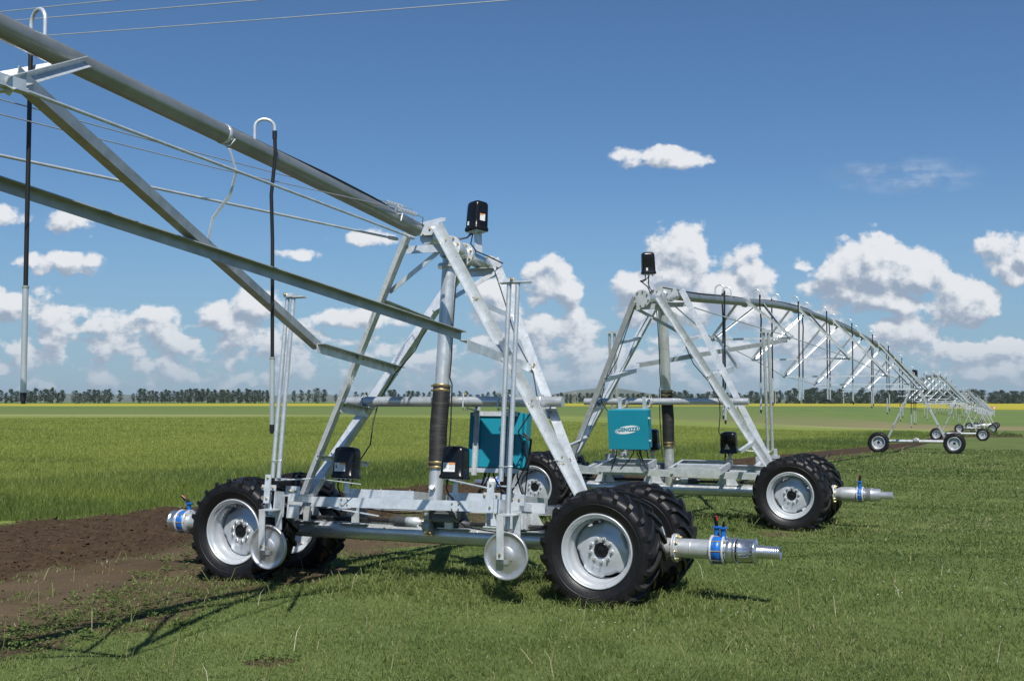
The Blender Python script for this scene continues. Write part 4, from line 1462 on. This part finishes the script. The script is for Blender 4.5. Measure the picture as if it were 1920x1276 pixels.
def cabinet(cartm, label, second):
    mx = cartm @ TF @ Matrix.Translation((.43, .61, .80))
    root = empty('control_cabinet', mx)
    tag(root, label, 'control cabinet')
    W, D, H_ = .70, .24, .66
    bd = MB()
    bd.box((0, 0, H_ / 2), (W - .02, D - .03, H_ - .012), bev=.008)
    if not second:   # folded side flange of the box and its stiffened back
        bd.box((W / 2 + .012, .02, H_ / 2), (.03, D - .10, H_ * .96), bev=.005)
    bd.build('body', M['teal paint'], root)
    dr = MB()
    dr.box((0, D / 2 + .006, H_ / 2), (W + .012, .034, H_ + .012), bev=.007)
    dr.build('door', M['teal paint'], root)
    lt = MB()
    for z in (.14, .52):
        lt.box((-W / 2 + .0, D / 2 - .035, z), (.03, .045, .03), bev=.006)
        lt.tube([(-W / 2 - .014, D / 2 - .03, z), (-W / 2 - .035, D / 2 - .03, z)], .016, 12)
    lt.build('latch', M['galvanised'], root)
    fr = MB()
    for x in (-.22, .22):
        fr.channel((x, -D / 2 - .012, -.09), (x, -D / 2 - .012, .86), (1, 0, 0), (0, -1, 0), .062, .032, .005)
        fr.box((x, -.27, .80), (.06, .28, .006)); fr.box((x, -.27, .665), (.06, .28, .006))
        fr.tube([(x + .0, -.42, .845), (x, -.42, .63)], .008, 8); fr.tube([(x, -.54, .82), (x, -.54, .66)], .008, 8)
        fr.bolt((x, -.50, .812), (0, 0, 1), .016, .03); fr.bolt((x, -.50, .655), (0, 0, -1), .016, .03)
    fr.box((.0, -D / 2 - .004, .635), (.58, .006, .055)); fr.box((.02, -D / 2 - .004, -.03), (.64, .02, .05))
    fr.build('hanger', M['galvanised'], root)
    cbm = MB()
    for k, (x, y, dx) in enumerate(((-.16, .02, -.10), (-.13, .0, -.14), (-.10, .03, -.16), (-.04, -.03, .22), (.26, 0, .1))):
        cbm.tube([(x, y, 0), (x + dx * .1, y, -.10), (x + dx * .55, y + .01, -.24), (x + dx, y + .02, -.33), (x + dx * 1.15, y + .02, -.36)], .0095, 8)
    for x in (-.26, -.20, -.16, -.13, -.10, -.04, .04, .12, .2, .26):
        cbm.tube([(x, .0, 0), (x, .0, -.03)], .014, 10)
    if not second:
        cbm.tube([(.33, -.05, .40), (.44, -.05, .33), (.42, -.04, .15), (.37, -.03, .02), (.28, -.02, -.16), (.2, -.02, -.28)], .010, 8)
        cbm.tube([(.33, -.05, .43), (.455, -.06, .34), (.43, -.05, .1), (.41, -.05, -.1), (.40, -.05, -.3)], .008, 8)
    cbm.build('cable', M['cable black'], root)
    # emblem on the door: slanted white oval, thin open ring and the lettering cut through in teal
    em = MB()
    yd = D / 2 + .023
    def oval(rx, ry, a0, a1, rot, dx=0, dz=0, n_=48):
        return [(dx + rx * math.cos(t_) * math.cos(rot) - ry * math.sin(t_) * math.sin(rot), dz + rx * math.cos(t_) * math.sin(rot) + ry * math.sin(t_) * math.cos(rot))
                for t_ in [a0 + (a1 - a0) * k / n_ for k in range(n_ + 1)]]
    rot = R(9)
    o1 = oval(.195, .060, 0, 2 * math.pi, rot)[:-1]
    cz = H_ * .50
    em.prism([(-x, z) for x, z in o1], (.01, yd, cz), (.01, yd + .0025, cz), (1, 0, 0), (0, 0, 1), 0)
    for (a0, a1, k) in ((R(20), R(200), 1.0), (R(200), R(372), 1.0)):
        outer = oval(.222, .066, a0, a1, rot)
        inner = oval(.215, .059, a0, a1, rot, 0, .0)
        for i in range(len(outer) - 1):
            pr = [outer[i], outer[i + 1], inner[i + 1], inner[i]]
            em.prism([(-x, z) for x, z in pr], (.01, yd, cz), (.01, yd + .0022, cz), (1, 0, 0), (0, 0, 1), 0)
    emb = em.build('emblem', M['white paint'], root)
    tm = font_mesh('GENGZE', .088, M['teal paint'], .0012, .10, .0042)
    link('lettering', tm, emb, Matrix.Translation((.01, yd + .0042, cz + .004)) @ Matrix.Rotation(math.pi, 4, 'Z') @ Matrix.Rotation(R(90), 4, 'X') @ Matrix.Rotation(R(3), 4, 'Z') @ Matrix.Diagonal((.98, 1, 1, 1)))
    return root


cabinet(MA, 'teal control cabinet seen from behind, hung on the cross bar of the first cart', False)
cabinet(MBm, 'teal control cabinet with a white oval emblem facing the camera, hung on the second cart', True)
# ------------------------------------------------------------------ spans of pipe carried on trusses
G, GP = M['galvanised'], M['galvanised pipe']
ORD = ['first', 'second', 'third', 'fourth', 'fifth', 'sixth', 'seventh', 'eighth', 'ninth', 'tenth', 'eleventh', 'twelfth', 'thirteenth', 'fourteenth', 'fifteenth',
       'sixteenth', 'seventeenth', 'eighteenth', 'nineteenth', 'twentieth']


def make_span(name, label, base, zf, y0, y1, nodes, detail=2, y_first=-.66, skip_cap=False, near=False):
    """pipe along local -y; zf(y) its height; nodes: (y, half width, height)"""
    root = empty(name, base)
    tag(root, label, 'irrigation span', 'pipe spans of the irrigation line')
    seg = 32 if detail > 1 else (14 if detail else 8)
    ys = np.linspace(y0, y1, 64 if detail > 1 else 26)
    pp = MB()
    pp.tube([(0, y, zf(y)) for y in ys], .083, seg)
    pp.build('pipe', M['span pipe'], root)
    for i, (yn, hw, zn) in enumerate(nodes):
        # joint flange on the pipe above each truss node
        yj = yn + (-.55 if near else .55)
        if detail:
            fl = MB()
            tdir = Vector((0, -1, zf(yj - .2) - zf(yj + .2))).normalized() if False else Vector((0, -.4, zf(yj - .2) - zf(yj + .2))).normalized()
            for o in (-.012, .012):
                fl.disc(Vector((0, yj, zf(yj))) + tdir * o, tdir, .118, .014, seg)
            for k in range(8 if detail > 1 else 0):
                a = 2 * math.pi * k / 8
                a1, a2 = perp(tdir)
                fl.bolt(Vector((0, yj, zf(yj))) + (a1 * math.cos(a) + a2 * math.sin(a)) * .1 + tdir * .018, tdir, .011, .018)
            fl.build('flange', G, root)
        for sx in (-1, 1):
            nd = Vector((sx * hw, yn, zn))
            for yt, k in ((yn + (1.38 if near else .75), 0), (yn - (1.5 if near else 1.05), 1)):
                st = MB()
                top = Vector((sx * .085, yt, zf(yt) - .02))
                d = (nd - top).normalized()
                # faces of the angle iron: one looks back towards the cart, one outward
                st.angle(top - d * .03, nd + d * .05, (0, 1, 0), (sx * .5, 0, -.6) if k else (sx * .5, 0, .6), .058, .006)
                st.build('strut', G, root)
            if detail > 1:
                gp = MB()
                gp.box(nd + Vector((0, 0, -.02)), (.07, .26, .010))
                gp.box(nd + Vector((sx * .03, 0, .01)), (.008, .22, .07))
                for dy in (-.09, -.03, .06):
                    gp.bolt(nd + Vector((0, dy, -.01)), (0, 0, 1), .012, .03)
                gp.build('truss_joint', G, root)
        if True:
            sp = MB()
            sp.bar((-hw, yn, zn - .02), (hw, yn, zn - .02), .045, .045)
            sp.build('spreader', G, root)
    for sx in (-1, 1):
        prev = Vector((sx * .10, y_first, zf(y_first) - .16))
        pts = [prev] + [Vector((sx * hw, yn, zn)) for yn, hw, zn in nodes]
        if not skip_cap: pts.append(Vector((sx * .10, y1 + .4, zf(y1 + .4) - .16)))
        for a, b_ in zip(pts[:-1], pts[1:]):
            rd = MB()
            rd.tube([a, b_], .0125, 8)
            d = (b_ - a).normalized()
            if detail > 1:
                rd.tube([a + d * .02, a + d * .16], .021, 8); rd.tube([b_ - d * .16, b_ - d * .02], .021, 8)
            rd.build('truss_rod', G, root)
    return root


def brace(root, a, b_, sx, m=None):
    st = MB()
    if sx < 0: st.angle(a, b_, (1, 0, 0), (0, 0, -1), .085, .008)
    else:
        a = a + (a - b_).normalized() * .16 + Vector((0, 0, -.02))
        st.angle(a, b_, (0, 0, 1), (-1, 0, 0), .085, .008)
    st.build('stay_brace', m or M['weathered zinc'], root)


# height of the two measured pipes
ZA_Y = [-30, -20, -12, -6.3, -3, -.3, 1]
ZA_Z = [5.85, 5.55, 5.10, 4.58, 4.245, 3.945, 3.80]
zA = lambda y: float(np.interp(y, ZA_Y, ZA_Z))
ZB_Y = [-46, -44.3, -41, -38, -33, -28.5, -25, -21.5, -17, -12.7, -10.5, -8, -5.8, -4, -2.7, -1.2, 0]
ZB_Z = [2.86, 3.02, 3.32, 3.56, 3.97, 4.25, 4.38, 4.46, 4.53, 4.53, 4.48, 4.38, 4.24, 4.14, 4.06, 3.985, 3.92]
def smooth_interp(Y, Z):
    Y, Z = np.array(Y, float), np.array(Z, float)
    def f(y):
        return float(np.mean([np.interp(y + o, Y, Z) for o in (-1.2, -.8, -.4, 0, .4, .8, 1.2)]))
    return f
zB = smooth_interp(ZB_Y, ZB_Z)

NODES_B = [(-6.4, .88, 3.48), (-12.2, 1.28, 3.21), (-17.8, 1.58, 2.86), (-23.4, 1.62, 2.68), (-28.4, 1.46, 2.57), (-33.6, 1.22, 2.59), (-39.2, .88, 2.66)]
NODES_A = [(-6.93, .88, 3.90), (-12.4, 1.28, 3.75), (-18.0, 1.58, 3.6)]
spanA = make_span('irrigation_span', 'near pipe span rising out of the upper left of the picture', MA, zA, -.5, -22, NODES_A, 2, -.72, True, True)
spanB = make_span('irrigation_span', 'long trussed pipe span arching from the second cart to the first wheel tower', MBm, zB, -.5, -44.4, NODES_B, 2, -.72)
for root, nd in ((spanA, NODES_A[0]), (spanB, NODES_B[0])):
    yn, hw, zn = nd
    for sx in (-1, 1):
        # crossing stays: the left leg is tied to the right node and the other way round
        e = T(-.955, -1.27, 2.0) if sx > 0 else T(.87, -1.36, 2.07)
        brace(root, e, Vector((sx * (hw - .06), yn + .1 + sx * .03, zn + .02 + sx * .05)), sx)

# black power cable strapped along the top of the near pipes
def pipe_cable(root, zf, y0, y1, offs, r=.0115):
    ys = np.linspace(y0, y1, 70)
    c_ = MB()
    c_.tube([(offs(y), y, zf(y) + math.sqrt(max(0, .096 ** 2 - min(.095, abs(offs(y))) ** 2))) for y in ys], r, 8)
    c_.build('power_cable', M['cable black'], root)
pipe_cable(spanA, zA, .3, -20, lambda y: -.02 + .075 * math.exp(-((y + 1.9) / .7) ** 2) - .05 * (y < -4))
pipe_cable(spanB, zB, .2, -30, lambda y: .05 * math.sin(y * .7))
for yy, h_ in ((-.98, .055), (-1.02, 0)):
    hk = MB()
    hk.tube([(.02 if h_ else .075, yy, zA(yy) + .08 * (1 if h_ else .4)), (.05 if h_ else .13, yy, zA(yy) + (.13 if h_ else .03)), (.09 if h_ else .12, yy - .02, zA(yy) + (.07 if h_ else -.05))], .008, 8)
    hk.build('cable_hook', G, spanA)
# loose strap hanging from the near pipe to the crossing of the stays
sm = MB()
pts = [(0, -3.85, zA(-3.85) - .07), (.05, -3.83, 4.20), (.06, -3.75, 4.02), (.02, -3.78, 3.82), (-.04, -3.93, 3.60), (-.05, -3.97, 3.42)]
for a, b_ in zip(pts[:-1], pts[1:]):
    sm.bar(a, b_, .03, .004, (1, 0, 0))
sm.lathe([(.0845, -.022), (.0875, -.02), (.0875, .02), (.0845, .022)], (0, -3.85, zA(-3.85)), (0, 1, -.1), 32)
sm.tube([(.0, -3.85, zA(-3.85) - .09), (.05, -3.83, zA(-3.85) - .10), (.085, -3.8, zA(-3.85) - .04)], .007, 8)
sm.build('hanging_strap', G, spanA)
# two thin stay wires with coil springs at the cart end
for k, (x, ya, za, yb, zb) in enumerate(((-.30, -.15, 4.27, -8.2, 4.16), (.10, -.55, 4.10, -8.4, 3.92))):
    wr = MB()
    wr.tube([(x, ya - .55, za + .004), (x - .02, -4, (za + zb) / 2 - .01), (x - .05, yb, zb)], .0045, 6)
    helix = [(x + .020 * math.cos(tt * 1.0), ya - .5 + .38 * tt / 75, za + .020 * math.sin(tt)) for tt in np.arange(0, 75, .55)]
    wr.tube(helix, .0042, 5)
    wr.tube([(x, ya - .12, za), (x + .02, ya, za - .02), (.0 + .06, .03 - .5, 3.98)] if k else [(x, ya - .12, za), (x + .05, ya, za), (x + .12, ya + .02, za - .28)], .005, 6)
    wr.build('stay_wire', M['wire grey'], spanA)

# ------------------------------------------------------------------ drop hoses with goosenecks, one object each
HOSE_CACHE = {}
def drop_hose(base, y, zf, side, label, group, total=2.62, metal=.80, lod=2, dy=0.0, wob=0.0, R0=.095, hr=.0165):
    z = zf(y)
    root = empty('drop_hose', base @ Matrix.Translation((0, y, z)))
    tag(root, label, 'drop hose', group)
    key = (side, round(total, 2), round(metal, 2), lod, round(dy, 2), round(wob, 3), R0, hr)
    if key not in HOSE_CACHE:
        sg = 12 if lod > 1 else 6
        g_, h_, w_ = MB(), MB(), MB()
        top = .20
        arc = [(side * (R0 - R0 * math.cos(a)) * .98, dy * .5 * (1 - math.cos(a)), top + R0 * math.sin(a)) for a in np.linspace(0, math.pi, 11)]
        g_.tube([(0, 0, .06), (0, 0, top)] + arc[1:] + [(side * 2 * R0 * .98, dy, top - .07)], .0145, sg)
        hx = side * 2 * R0 * .98
        bot = top - .07 - total + metal
        h_.tube([(hx, dy, top - .05), (hx + wob * .3, dy, top - .25), (hx - wob, dy, top - .60), (hx - wob * .4, dy, top - 1.0), (hx, dy, bot)], hr, sg)
        h_.tube([(hx, dy, top - .03), (hx, dy, top - .10)], .021, sg)
        w_.tube([(hx, dy, bot + .02), (hx + wob * .1, dy, bot - metal + .06)], hr * 1.3, sg)
        w_.lathe([(.0215, 0), (.024, .004), (.024, .02)], (hx, dy, bot + .01), (0, 0, 1), sg)
        w_.tube([(hx + wob * .1, dy, bot - metal + .06), (hx + wob * .1, dy, bot - metal)], .022, sg, 1)
        w_.tube([(hx + wob * .1, dy, bot - metal), (hx + wob * .1, dy, bot - metal - .02)], .015, sg, 1)
        HOSE_CACHE[key] = (g_.mesh('gooseneck', [G]), h_.mesh('hose', [M['hose black']]), w_.mesh('drop_pipe', [GP, M['hose black']]))
    for nm, me in zip(('gooseneck', 'hose', 'drop_pipe'), HOSE_CACHE[key]):
        link(nm, me, root)
    return root


gA = 'drop hoses under the near span'
drop_hose(MA, -3.42, zA, 1, 'black drop hose in front of the near pipe, beside the left guide poles', gA, 2.62, .62, 2, .10, .03, .072)
drop_hose(MA, -5.82, zA, -1, 'black drop hose at the left edge of the picture, ending in a long grey pipe', gA, 2.60, .78, 2, .05, .0)
HB = [-3.3, -4.6, -6.5, -9.5, -11.0, -13.5, -15.3, -18.0, -20.2, -22.8, -25.2, -27.6, -30.0, -32.4, -34.8, -37.2, -39.6, -42]
for k, y in enumerate(HB):
    drop_hose(MBm, y, zB, -1 if k % 2 == 0 else 1, 'black drop hose, %s from the second cart along the long arching span' % ORD[k], 'drop hoses under the long arching span', 2.60, .64, 2, 0, .012 * (k % 3), .095, .018)

# ------------------------------------------------------------------ far wheel towers
def make_tower(base, label):
    root = empty('wheel_tower', base)
    tag(root, label, 'wheel tower', 'wheel towers of the irrigation line')
    wheel(root, -1.86, -.02, .53, False, .90, .2); wheel(root, 1.86, -.02, .53, False, .90, .6)
    bp = MB(); bp.tube([(-1.82, .18, .62), (1.82, .18, .62)], .075, 16); bp.build('beam', GP, root)
    mo = MB()
    mo.lathe([(.001, -.14), (.11, -.14), (.12, -.1), (.12, .1), (.11, .14), (.001, .14)], (0, .1, .66), (1, 0, 0), 16)
    mo.box((0, .1, .72), (.14, .24, .16), bev=.03)
    mo.build('motor', M['cast grey'], root)
    dsh = MB(); dsh.tube([(-1.78, .05, .60), (1.78, .05, .60)], .024, 8); dsh.build('drive_shaft', M['galvanised'], root)
    for sx in (-1, 1):
        for sv in (-1, 1):
            lg = MB()
            lg.angle((sx * 1.5, .18, .66), (sx * .13, .0 + sv * .36, 3.56), (-sx, 0, 0), (0, -sv, 0), .085, .009)
            lg.build('leg', G, root)
        for w_ in (1.5, 2.35):
            k = (w_ - .66) / 2.9
            x = sx * (1.5 - 1.37 * k)
            cp_ = MB(); cp_.bar((x, .18 - .54 * k - .1, w_), (x, .18 + .18 * k + .1, w_), .05, .03); cp_.build('cross_plate', G, root)
    cb = MB()
    k = (2.0 - .66) / 2.9
    cb.bar((-(1.5 - 1.37 * k), .0, 2.95), ((1.5 - 1.37 * k), .0, 2.95), .05, .05)
    cb.build('cross_bar', G, root)
    hd = MB(); hd.box((0, 0, 3.52), (.42, .50, .03)); hd.lathe([(.084, -.2), (.12, -.1), (.12, .1), (.084, .2)], (0, 0, 3.62), (0, 1, 0), 16)
    hd.build('head', G, root)
    return root


TW = []
for k, (d, u_) in enumerate(zip(TOWER_D, TOWER_U)):
    p = OB + VV * d + UU * u_
    z = float(height(p.x, p.y))
    TW.append(Vector((p.x, p.y, z)))
where = ['first wheel tower at the far end of the long arching span', 'second wheel tower, showing behind the first between its wheels', 'third wheel tower beyond the long span', 'fourth wheel tower beyond the long span',
         'fifth wheel tower, half hidden by the earth heap', 'sixth wheel tower, second farthest on the right', 'farthest wheel tower at the right end of the line']
t0 = make_tower(Matrix.Translation(TW[0]) @ Matrix.Rotation(-AZ, 4, 'Z'), 'galvanised ' + where[0])
for k in range(1, len(TW)):
    r_ = t0.copy(); COL.objects.link(r_)
    r_.matrix_world = Matrix.Translation(TW[k]) @ Matrix.Rotation(-AZ + R(1.5 * k), 4, 'Z')
    r_['label'] = 'galvanised ' + where[k]
    for ch in list(t0.children):
        c_ = ch.copy(); COL.objects.link(c_); c_.parent = r_
        for g_ in ch.children:
            e_ = g_.copy(); COL.objects.link(e_); e_.parent = c_
switch_box(Matrix.Translation(TW[0]) @ Matrix.Rotation(-AZ, 4, 'Z') @ TF.inverted(), 0, -.05, 3.95, 'black switch box on top of the first wheel tower', 0, None, (1, 1, 1), .3, True, False)

SPW = ['first and second', 'second and third', 'third and fourth', 'fourth and fifth', 'fifth and sixth', 'sixth and last']
for k in range(len(TW) - 1):
    a, b_ = TW[k], TW[k + 1]
    dv = b_ - a
    L = math.hypot(dv.x, dv.y)
    yaw = math.atan2(dv.x, -dv.y)           # local -y runs from tower to tower
    base = Matrix.Translation(a) @ Matrix.Rotation(yaw, 4, 'Z')
    z0, z1 = 3.62, 3.62 + dv.z
    zf = lambda y, L=L, z0=z0, z1=z1: z0 + (z1 - z0) * (-y / L) + 4 * 1.02 * (-y / L) * (1 + y / L)
    nn = 7
    nodes = []
    for i in range(nn):
        tt = (6.0 + (L - 12.0) * i / (nn - 1)) / L
        q = 4 * tt * (1 - tt)
        nodes.append((-tt * L, .55 + 1.05 * q, zf(-tt * L) - (.35 + 1.35 * q)))
    make_span('irrigation_span', 'distant trussed pipe span between the %s wheel towers' % SPW[k], base, zf, -.2, -L + .2, nodes, 1 if k < 2 else 0)
    nh = 14 if k == 0 else (10 if k == 1 else 6)
    for i in range(nh):
        yy = -(2.5 + (L - 5) * i / (nh - 1))
        lab = 'distant drop hose, %s under the span between the first and second towers' % ORD[i] if k == 0 else 'distant drop hose under the span between the %s towers' % SPW[k]
        drop_hose(base, yy, zf, -1 if i % 2 else 1, lab, 'drop hoses between the %s wheel towers' % SPW[k], 2.5, .75, 1)

# ------------------------------------------------------------------ overhead wires, span shadow line, earth heap, poles and board
for k, (p, q, r_, lab) in enumerate(((( -8.56, 22.1, 9.06), (-1.10, 20.5, 9.06), .009, 'grey overhead wire crossing the upper left sky, lowest of three'),
                                    ((-8.8, 21.2, 9.06), (-5.5, 20.45, 9.06), .009, 'grey overhead wire just above the lowest one, upper left'),
                                    ((-9.0, 20.9, 9.12), (-7.9, 20.6, 9.12), .009, 'grey overhead wire nearest the top left corner'))):
    p, q = Vector(p), Vector(q)
    d = (q - p); d.z = 0; d.normalize()
    wm = MB()
    wm.tube([p + d * s_ + Vector((0, 0, .0004 * s_ * s_ - (.0 if abs(s_) > 1e9 else 0))) for s_ in np.linspace(-28, 38, 34)], r_, 8)
    tag(wm.build('overhead_wire', M['wire grey']), lab, 'overhead wire', 'overhead wires at the upper left')

gc = MB()  # thin black tube laid on the ground as the shadow of the span pipe
pts = []
for k in range(40):
    s_ = k / 39
    px, py = 1480 + (1650 - 1480) * s_, 905 + (838 - 905) * s_ + 3 * math.sin(s_ * 14)
    # follows the ground between the second cart and the first tower
    X = 5.2 + (16.3 - 5.2) * s_ + .22 * math.sin(s_ * 9); Y = 25.5 + (60.5 - 25.5) * s_
    pts.append((X, Y, float(height(X, Y)) + .05))
gc.tube(pts, .022, 6)
tag(gc.build('span_shadow_line', M['cable black']), 'thin dark line laid on the grass as the shadow of the long span, from the second cart to the first wheel tower', 'cable')

# heap of earth and weeds near the far towers
hp = Vector((1850 - 960, 0, 0)); hy_ = 118.0
hxc = (1848 - 960) / 2200 * hy_
hz_ = float(height(hxc, hy_))
gxx, gyy = np.meshgrid(np.linspace(-4.2, 5.2, 64), np.linspace(-2, 2, 22), indexing='ij')
hh = .95 * np.exp(-((gxx + .6) / 1.3) ** 2 - (gyy / 1.0) ** 2) + .35 * np.exp(-((gxx - 2.2) / 1.3) ** 2 - (gyy / .9) ** 2)
hh = hh * (0.55 + .9 * fbm(gxx + 40, gyy + 7, 1.6, 4, 91)) - .06
V = np.stack([gxx + hxc, gyy + hy_, hh + hz_], -1)
a_, b2 = gxx.shape
F = np.stack([np.arange(a_ - 1)[:, None] * b2 + np.arange(b2 - 1)[None], (np.arange(a_ - 1)[:, None] + 1) * b2 + np.arange(b2 - 1)[None],
              (np.arange(a_ - 1)[:, None] + 1) * b2 + np.arange(b2 - 1)[None] + 1, np.arange(a_ - 1)[:, None] * b2 + np.arange(b2 - 1)[None] + 1], -1).reshape(-1, 4)
heap = empty('earth_heap', Matrix.Identity(4))
tag(heap, 'heap of brown earth overgrown with weeds beside the far wheel towers', 'earth heap')
link('soil_mound', np_mesh('soil_mound', V.reshape(-1, 3), F, 4, [M['clod']], True), heap)
N = 4200
ix = rng.integers(0, a_ - 1, N); iy = rng.integers(0, b2 - 1, N)
k_ = hh[ix, iy] > .05
base_ = V[ix[k_], iy[k_]] + rng.normal(0, .05, (k_.sum(), 3))
n_ = len(base_)
l_ = rng.uniform(.08, .34, n_)
dr_ = rng.normal(0, 1, (n_, 3)); dr_[:, 2] = np.abs(dr_[:, 2]) + .3
dr_ /= np.linalg.norm(dr_, axis=1)[:, None]
sd_ = np.cross(dr_, rng.normal(0, 1, (n_, 3))); sd_ /= np.linalg.norm(sd_, axis=1)[:, None]
VV_ = np.stack([base_ - sd_ * .05, base_ + sd_ * .05, base_ + dr_ * l_[:, None]], 1)
FF_ = np.arange(n_ * 3).reshape(-1, 3)
wo_ = link('weed_growth', np_mesh('weed_growth', VV_.reshape(-1, 3), FF_, 3, [M['weed leaf']], False, dict(tint=np.repeat(rng.random(n_), 3))), heap)
wo_['kind'] = 'stuff'

for px, hgt, lab in ((1453, 7.0, 'thin pale pole standing before the trees right of the second cart'), (1078, 6.2, 'thin pale pole standing before the trees between the carts'), (1581, 6.6, 'thin pale pole before the trees behind the long span')):
    yy = 596
    xx = (px - 960) / 2200 * yy
    zz = float(height(xx, yy))
    pm = MB()
    pm.tube([(xx, yy, zz - .3), (xx, yy, zz + hgt)], [.17, .12], 8)
    pm.bar((xx - .9, yy, zz + hgt - .5), (xx + .9, yy, zz + hgt - .5), .12, .12)
    tag(pm.build('utility_pole', M['wood pole']), lab, 'pole', 'pale poles before the treeline')
bx_, by_ = (1860 - 960) / 2200 * 430, 430
bz_ = float(height(bx_, by_))
bm_ = MB()
bm_.box((bx_, by_, bz_ + 3.3), (1.5, .08, .8), 0)
bm_.box((bx_ + .5, by_ - .05, bz_ + 3.3), (.5, .03, .5), 1)
for dx in (-.6, .6):
    bm_.tube([(bx_ + dx, by_ + .06, bz_ - .2), (bx_ + dx, by_ + .06, bz_ + 3.6)], .05, 6, 1)
tag(bm_.build('field_sign', [M['board'], M['white paint']]), 'small reddish sign board at the edge of the yellow field, far right', 'sign')

# ------------------------------------------------------------------ thin summer haze over the plain
hz = MB()
hz.box((0, 0, 26), (13000, 13000, 72))
m = bpy.data.materials.new('haze')
m.use_nodes = True
m.node_tree.nodes.clear()
t = NT(m.node_tree)
pv = t.n('ShaderNodeVolumePrincipled')
pv.inputs['Color'].default_value = (0.80, 0.90, 1.0, 1)
pv.inputs['Density'].default_value = 0.00010
pv.inputs['Anisotropy'].default_value = 0.2
o = t.n('ShaderNodeOutputMaterial')
t.set(o.inputs['Volume'], pv.outputs[0])
M['haze'] = m
tag(hz.build('haze', m), 'thin pale summer haze over the whole plain', 'haze', kind='stuff')
